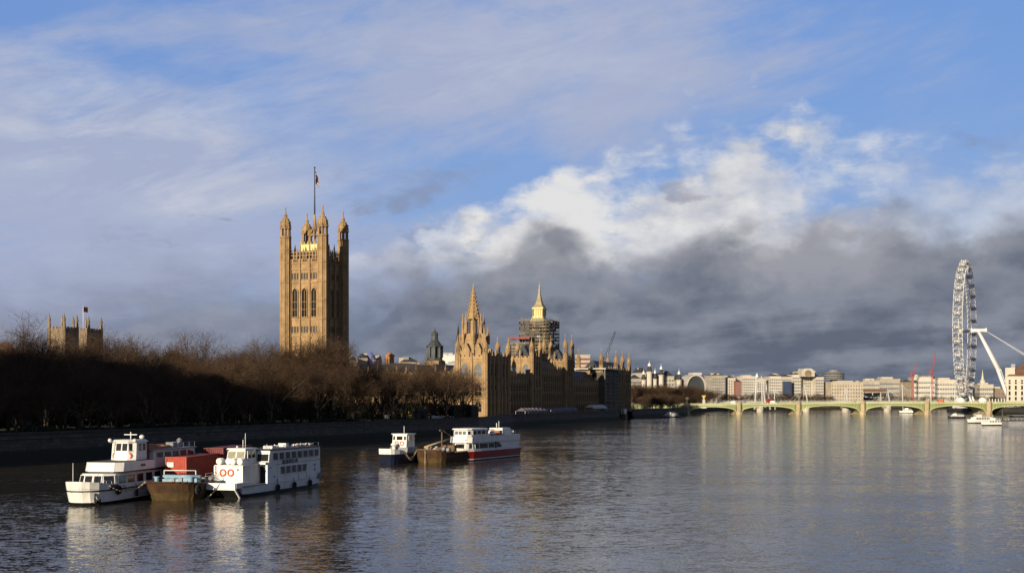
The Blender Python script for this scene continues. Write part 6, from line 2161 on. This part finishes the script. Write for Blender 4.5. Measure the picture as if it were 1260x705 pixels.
# white court with turrets and the glass arch above the far trees
Y = 1200
far(776, 789, 466, Y, 20, PALE2, 'cream block at the left end above the far dark trees', 7, 5, 'hip', 4, SLATE, yaw=.25)
for a, b_, pt in ((788, 797, 459), (797, 806, 464), (806, 815, 466), (815, 830, 463), (830, 842, 468)):
    far(a, b_, pt, Y + 6, 22, PALE2, {788: 'cream turreted block with the tallest pointed turret', 797: 'cream block with dark roof between the two pointed turrets', 806: 'cream block with a flagged turret roof', 815: 'grey block with long dark mansard roof', 830: 'pale block before the great glass arch'}[a], 7, 4, 'hip', 5.5, SLATE, yaw=.3)
for px, pt, r in ((799, 446, 2.6), (813.5, 450, 2.4), (835.5, 456, 2.4), (792, 456, 2.2), (806, 455, 1.8)):
    t = thing('pointed_turret', {799: 'tallest pointed turret with lantern among the cream blocks', 813.5: 'pointed turret with white lantern right of the tallest one', 835.5: 'pointed turret nearest the great glass arch', 792: 'short pointed turret left of the tallest one', 806: 'small pointed turret midway among the cream blocks'}[px], 'turret', (W(px, Y - 2), Y - 2, GZ), 0)
    z = Z(pt, Y) - GZ
    MB().lathe(0, 0, [(r, 0), (r, z - 10), (r * 1.25, z - 9.7), (r * 1.25, z - 9)], 8, PI / 8).build('shaft', PALE2, t)
    MB().lathe(0, 0, [(r * 1.2, z - 8.99), (r * .7, z - 5), (r * .55, z - 3.6)], 8, PI / 8).build('cap', SLATE, t)
    MB().lathe(0, 0, [(r * .6, z - 3.6), (r * .6, z - 2), (.15, z), (.08, z + 2)], 8).build('lantern', WHITE_G, t)
# glass arch
t = thing('arched_hall', 'great arched glass hall with pale rim above the far trees', 'building', (W(856, 1300), 1300, GZ), .15)
Rh = 12.5 * 1300 / FPX * 1.0
zc = Z(476, 1300) - GZ
zt_ = Z(460.5, 1300) - GZ
ry = zt_ - zc
for (ri, ro, y0, y1, m, nm) in ((.88, 1.0, -2, 30, PALE, 'rim'), (0.0, .87, 0, 28, DKGLASS, 'glazing')):
    b = MB()
    n = 24
    for k in range(n):
        a, c = PI * k / n, PI * (k + 1) / n
        pts = [(Rh * ro * math.cos(a), zc + ry * ro * math.sin(a)), (Rh * ro * math.cos(c), zc + ry * ro * math.sin(c)), (Rh * ri * math.cos(c), zc + ry * ri * math.sin(c)), (Rh * ri * math.cos(a), zc + ry * ri * math.sin(a))]
        b.add([(x, y0, z) for x, z in pts] + [(x, y1, z) for x, z in pts], [(0, 1, 2, 3), (4, 7, 6, 5), (0, 4, 5, 1)] + ([(2, 6, 7, 3)] if ri else []))
    b.build(nm, m, t)
MB().box(-Rh, -Rh * .88, -2, 30, 0, zc).box(Rh * .88, Rh, -2, 30, 0, zc).build('side_pier', PALE, t)
MB().box(-Rh * .87, Rh * .87, 0, 28, 0, zc - .01).build('front_wall', DKGLASS, t)
MB().box(-2, 8, 4, 20, zt_ - .6, zt_ + 2).build('roof_ridge', SHEETW, t)

# the lit row of pale blocks along the far bank
Yb = 1440
F = [(875.5, 893, 462, PALE2, 'pale plain block at the left end of the lit far row', 9, 6, 0.1), (893, 905, 465, PALE2, 'cream block second in the lit far row', 9, 4, -.1), (905, 913, 470, REDBR, 'narrow reddish block with dark roof in the lit far row', 7, 3, 0),
     (912.5, 932, 463, PALE2, 'tall fluted cream block left of the tall white masts', 10, 8, .05), (932, 943, 466, PALE, 'cream block just behind the tall white masts', 9, 4, 0), (942.5, 948, 474, SLATE, 'dark gap block between the cream far blocks', 6, 2, 0),
     (947, 961, 463, PALE2, 'cream block right of the tall white masts', 9, 6, -.06), (961, 976, 463.5, PALE2, 'cream block with a wide dark blue front', 9, 6, .06), (975, 986, 461, PALE, 'stepped cream block left of the domed clock block', 9, 5, 0),
     (985, 1004, 457, PALE, 'tall cream stepped block with a rounded crown', 11, 7, 0), (1003, 1014, 464, PALE, 'cream wing right of the rounded crown block', 9, 5, .1), (1022, 1063, 470, PALE2, 'long cream block with rows of dark windows below the grey drum', 6, 12, .0)]
for a, b_, pt, m, lab, fl, ba, yw in F:
    far(a, b_, pt, Yb + (a % 7) * 3, 24, m, lab, fl, ba, 'hip' if int(a) % 2 else 'flat', 2.6 if int(a) % 2 else 1.6, SLATE if int(a) % 2 else PALE, yaw=yw + .12, win=(1.5, 2.0))
t = COL.objects
MBc = MB()
t = thing('rounded_crown', 'rounded stone clock crown on top of the tall cream stepped block', 'clock tower', (W(994.5, Yb - 2), Yb - 2, GZ), .12)
z = Z(457, Yb) - GZ
MB().hexa([(-8, 0), (8, 0), (8, 14), (-8, 14)], [(-8, 0), (8, 0), (8, 14), (-8, 14)], z - 6, z + 1.0).hexa([(-7.4, .5), (7.4, .5), (7.4, 13), (-7.4, 13)], [(-4.2, 1), (4.2, 1), (4.2, 12), (-4.2, 12)], z + 1.0, z + 3.6).build('crown', PALE, t)
MB().lathe(0, 0, [(4.2, 0), (4.2, .2)], 20).build('clock_face', GREYST, t).matrix_local = Matrix.Translation((0, 0.02, z - 2.4)) @ Matrix.Rotation(PI / 2, 4, 'X')
t = thing('glazed_block', 'wide dark blue glazed front set into the cream far block', 'facade', (W(969, Yb - 6), Yb - 6, GZ), .12)
MB().box(-5, 5, 0, 3, 0, Z(469, Yb) - GZ).build('glazing', mat('blue_glazing', (.05, .07, .12), .2, .2, .2), t)
MB().box(-5.4, 5.4, -.1, 3.1, Z(469, Yb) - GZ, Z(468.4, Yb) - GZ).build('lintel', PALE2, t)
t = thing('drum_topped_tower', 'grey round drum topped tower on a dark stem above cream windows', 'tower', (W(1026, 1480), 1480, GZ), 0)
zf = lambda y: Z(y, 1480) - GZ
MB().lathe(0, 0, [(4.5, 0), (4.5, zf(467))], 12).build('stem', SLATE, t)
MB().lathe(0, 0, [(12, zf(467)), (12.4, zf(466)), (12.4, zf(459.5)), (11.6, zf(459)), (6, zf(457)), (5.6, zf(455.5)), (2, zf(455))], 20).build('drum', mat('grey_concrete', (.26, .25, .24), .85), t)
for k in range(3): MB().lathe(0, 0, [(12.5, zf(466) + k * 2.4 + .5), (12.5, zf(466) + k * 2.4 + 1.6)], 20).build('window_band', GLASS, t)
F2 = [(1062, 1082, 468, PALE2, 'long low cream riverside block with dark canopy', 5, 8), (1082, 1108, 466, PALE, 'long cream riverside block with rounded end', 5, 10), (1107, 1126, 470, GREYST, 'grey brown block right of the rounded cream block', 4, 6),
      (1125, 1150, 464, PALE2, 'broad cream block with stepped roof below the red cranes', 5, 9), (1150, 1178, 467, PALE, 'pale block left of the giant wheel foot', 5, 9), (1176, 1196, 472, PALE2, 'pale block seen through the giant wheel', 4, 6), (1206, 1222, 473, PALE, 'pale block between the giant wheel and its leg', 4, 6),
      (1218, 1238, 478, GREYST, 'low grey block right of the giant wheel leg foot', 3, 6)]
for a, b_, pt, m, lab, fl, ba in F2:
    far(a, b_, pt, 1530 + (a % 5) * 6, 30, m, lab, fl, ba, 'flat' if a not in (1125, 1107) else 'hip', 2.5, SLATE if a in (1107,) else PALE, yaw=.08 * ((a % 3) - 1), win=(2.2, 2.4))
t = thing('dark_canopy', 'long dark red brown canopy along the low cream riverside block', 'canopy', (W(1080, 1515), 1515, GZ), 0)
MB().box(-18, 14, 0, 8, Z(482, 1515) - GZ, Z(478.5, 1515) - GZ).build('roof', ROOFBR, t)
for x in (-16, -6, 4, 12): MB().box(x - .5, x + .5, 1, 2, 0, Z(482, 1515) - GZ).build('post', PALE, t)
t = thing('needle_spire', 'tiny distant pale spire seen between the giant wheel and its leg', 'spire', (W(1209, 1900), 1900, GZ), 0)
MB().lathe(0, 0, [(4, 0), (4, Z(468, 1900) - GZ), (2.2, Z(467, 1900) - GZ), (1.0, Z(461, 1900) - GZ), (.2, Z(455, 1900) - GZ)], 8).build('spire', PALE2, t)

# county hall corner on the right
t = far(1241, 1305, 463, 1010, 40, PALE2, 'large sunlit cream stone riverside hall with brown roof at the right edge', 5, 9, 'hip', 14, ROOFBR, glass=GLASS, name='riverside_hall', yaw=-.36, win=(1.5, 3.4))
MB().box(-22.5, -15, 2, 12, 18, Z(452, 1010) - GZ).build('chimney', PALE2, t)
t = thing('pier_tents', 'row of white posts and dark stalls below the giant wheel leg', 'kiosk', (W(1227, 1050), 1050, GZ), 0)
for k in range(6): MB().box(-7 + k * 2.6, -6.4 + k * 2.6, 0, .6, 0, 8).build('post', STEELW, t)
MB().box(-7, 7, .8, 5, 0, 7).build('stall', SLATE, t)
for px, lab, m in ((1182, 'white domed ticket pod with a round roof left below the giant wheel', WHITE), (1209, 'white domed ticket pod right below the giant wheel', WHITE)):
    t = thing('ticket_pod', lab, 'kiosk', (W(px, 1040), 1040, GZ), 0)
    MB().lathe(0, 0, [(3.4, 0), (4.2, 3), (4.0, 6), (2.6, 8.4), (.5, 9.4)], 14, smooth=True).build('shell', m, t)
    MB().torus((0, 0, 4.4), (0, 0, 1), 4.15, .35, 18, 6).build('band', ORANGE if px < 1190 else LILAC, t)

# far bare trees
rng = random.Random(5)
for k in range(26):
    q = Vector((104, 862, 0)).lerp(Vector((133, 950, 0)), rng.random()) + Vector((-rng.uniform(3, 16), rng.uniform(-2, 4), 0))
    plant(q.x, q.y, rng.uniform(9, 14), rng, 'low bare tree added to mask the sunlit left end of the green bridge', 'added trees before the left end of the bridge', wide=1.4)  # low trees added to hide the sunlit bridge end that should lie shaded
for k in range(46):
    Y = 1050 + k * 4.6 + rng.uniform(-6, 6)
    x = 118 + (Y - 1050) * .42 - 14 - rng.uniform(0, 16)
    px = 630 + 1500 * x / Y
    plant(x, Y, rng.uniform(19, 24), rng, 'bare brown riverside tree in the dark belt beyond the left end of the green bridge', 'dark tree belt beyond the bridge', wide=1.2)
for k in range(30):
    px = 772 + k * 4.2 + rng.uniform(-2, 2)
    Y = 1120 + rng.uniform(-20, 30)
    if px < 880: plant(W(px, Y), Y, rng.uniform(17, 23), rng, 'bare brown tree below the cream turreted blocks', 'trees below the cream turreted blocks', wide=1.25)
for k in range(26):
    px = 890 + k * 5.2 + rng.uniform(-2, 2)
    Y = 1405 + rng.uniform(0, 20) + max(0, (px - 960) * .35)
    plant(W(px, Y), Y, rng.uniform(13, 19), rng, 'bare tree on the far bank in front of the lit cream row', 'trees before the lit far row', wide=1.3)
for k in range(22):
    px = 1030 + k * 9.3 + rng.uniform(-3, 3)
    Y = 1500 + rng.uniform(-8, 8) - max(0, px - 1150) * 3.2
    if px < 1242: plant(W(px, Y), Y, rng.uniform(11, 16), rng, 'bare tree along the far right bank near the giant wheel', 'trees along the far right bank', wide=1.3)

# ------------------------------------------------------------------ small craft on the right
def small_boat(px0, px1, Y, label, hullm, L=None, yaw=0.0, cabins=1, awn=False):
    x0, x1 = W(px0, Y), W(px1, Y)
    L = L or (x1 - x0)
    t = thing('river_launch', label, 'boat', (x0, Y, 0), yaw)
    st = []
    hb = L * .13
    for f, hbf, zd, rk in ((0, .10, .125, .06), (.08, .55, .118, .03), (.22, .9, .108, 0), (.5, 1, .098, 0), (.85, .95, .098, 0), (1, .75, .105, -.01)):
        st.append((f * L, [(hb * hbf * .8, -.5, rk * L), (hb * hbf * .95, .5, rk * L * .5), (hb * hbf, zd * L, 0)]))
    h = MB(); stations_strip(h, st, 0, 1); h.build('boot_stripe', BLACKP, t)
    h = MB(); stations_strip(h, st, 1, 2); h.build('hull', hullm, t)
    h = MB(); deck(h, st, 2, .1); h.build('deck', GREYP, t)
    z = L * .098
    lo = [(L * .2, -hb * .75), (L * .88, -hb * .8), (L * .88, hb * .8), (L * .2, hb * .75)]
    MB().hexa(lo, [(p[0] + (.03 * L if p[0] < L / 2 else 0), p[1] * .95) for p in lo], z - .1, z + L * .085).build('saloon', WHITE, t)
    for s in (-1, 1):
        for k in range(6):
            x = L * (.27 + k * .1)
            win_panel(t, x, x + L * .075, z + L * .02, z + L * .065, s * hb * .79, shift=.03)
    lo = [(L * .3, -hb * .5), (L * .5, -hb * .5), (L * .5, hb * .5), (L * .3, hb * .5)]
    MB().hexa(lo, [(p[0] + .02 * L, p[1] * .95) for p in lo], z + L * .086, z + L * .17).build('wheelhouse', WHITE, t)
    for y in (-.22, .22): front_panel(t, (L * .305, hb * y, z + L * .115), hb * .36, L * .035, .05, 0)
    MB().tube((L * .45, 0, z + L * .17), (L * .45, 0, z + L * .28), .07).build('mast', STEELW, t)
    railing(t, [(L * .5, -hb * .8, z + L * .086), (L * .88, -hb * .8, z + L * .086)], .9, STEELW, .04, 1.4)
    return t


small_boat(1165.5, 1187, 800, 'small dark hulled launch with white top moored left of the white launches', NAVY, yaw=-.15)
small_boat(1190, 1216, 640, 'left of two large white launches moored by the right bank', WHITE, yaw=.35, L=17)
small_boat(1207, 1240, 585, 'right and nearest of the white launches beside the grey pontoon', WHITE, yaw=.12, L=13.5)
small_boat(1106, 1124, 1090, 'white launch passing under the green bridge arch left of the giant wheel', WHITE, yaw=-.3, L=16)
small_boat(814, 830, 835, 'low pale launch moored below the left dark end of the bridge', GREYP, yaw=.2, L=13)
Yp = 575
t = thing('pontoon', 'grey landing pontoon at the right edge beside the white launches', 'pontoon', (W(1241, Yp), Yp, 0), 0)
MB().box(0, 26, 0, 8, -.5, 2.2).build('hull', GREYP, t)
MB().box(-.2, 26.2, -.2, 8.2, 2.2, 2.5).build('deck', DGREY, t)
MB().box(3, 24, 1.5, 6.5, 2.5, 4.9).build('shelter', SLATE, t)
MB().box(2, 25, .8, 7.2, 4.9, 5.1).build('shelter_roof', GREYP, t)
railing(t, [(0, 0, 2.5), (26, 0, 2.5)], 1.1, STEELW, .04, 2)
for x in (.6, 12, 25): MB().tube((x, 8.6, -1), (x, 8.6, 7.5), .35, n=10).build('mooring_pile', DGREY, t)
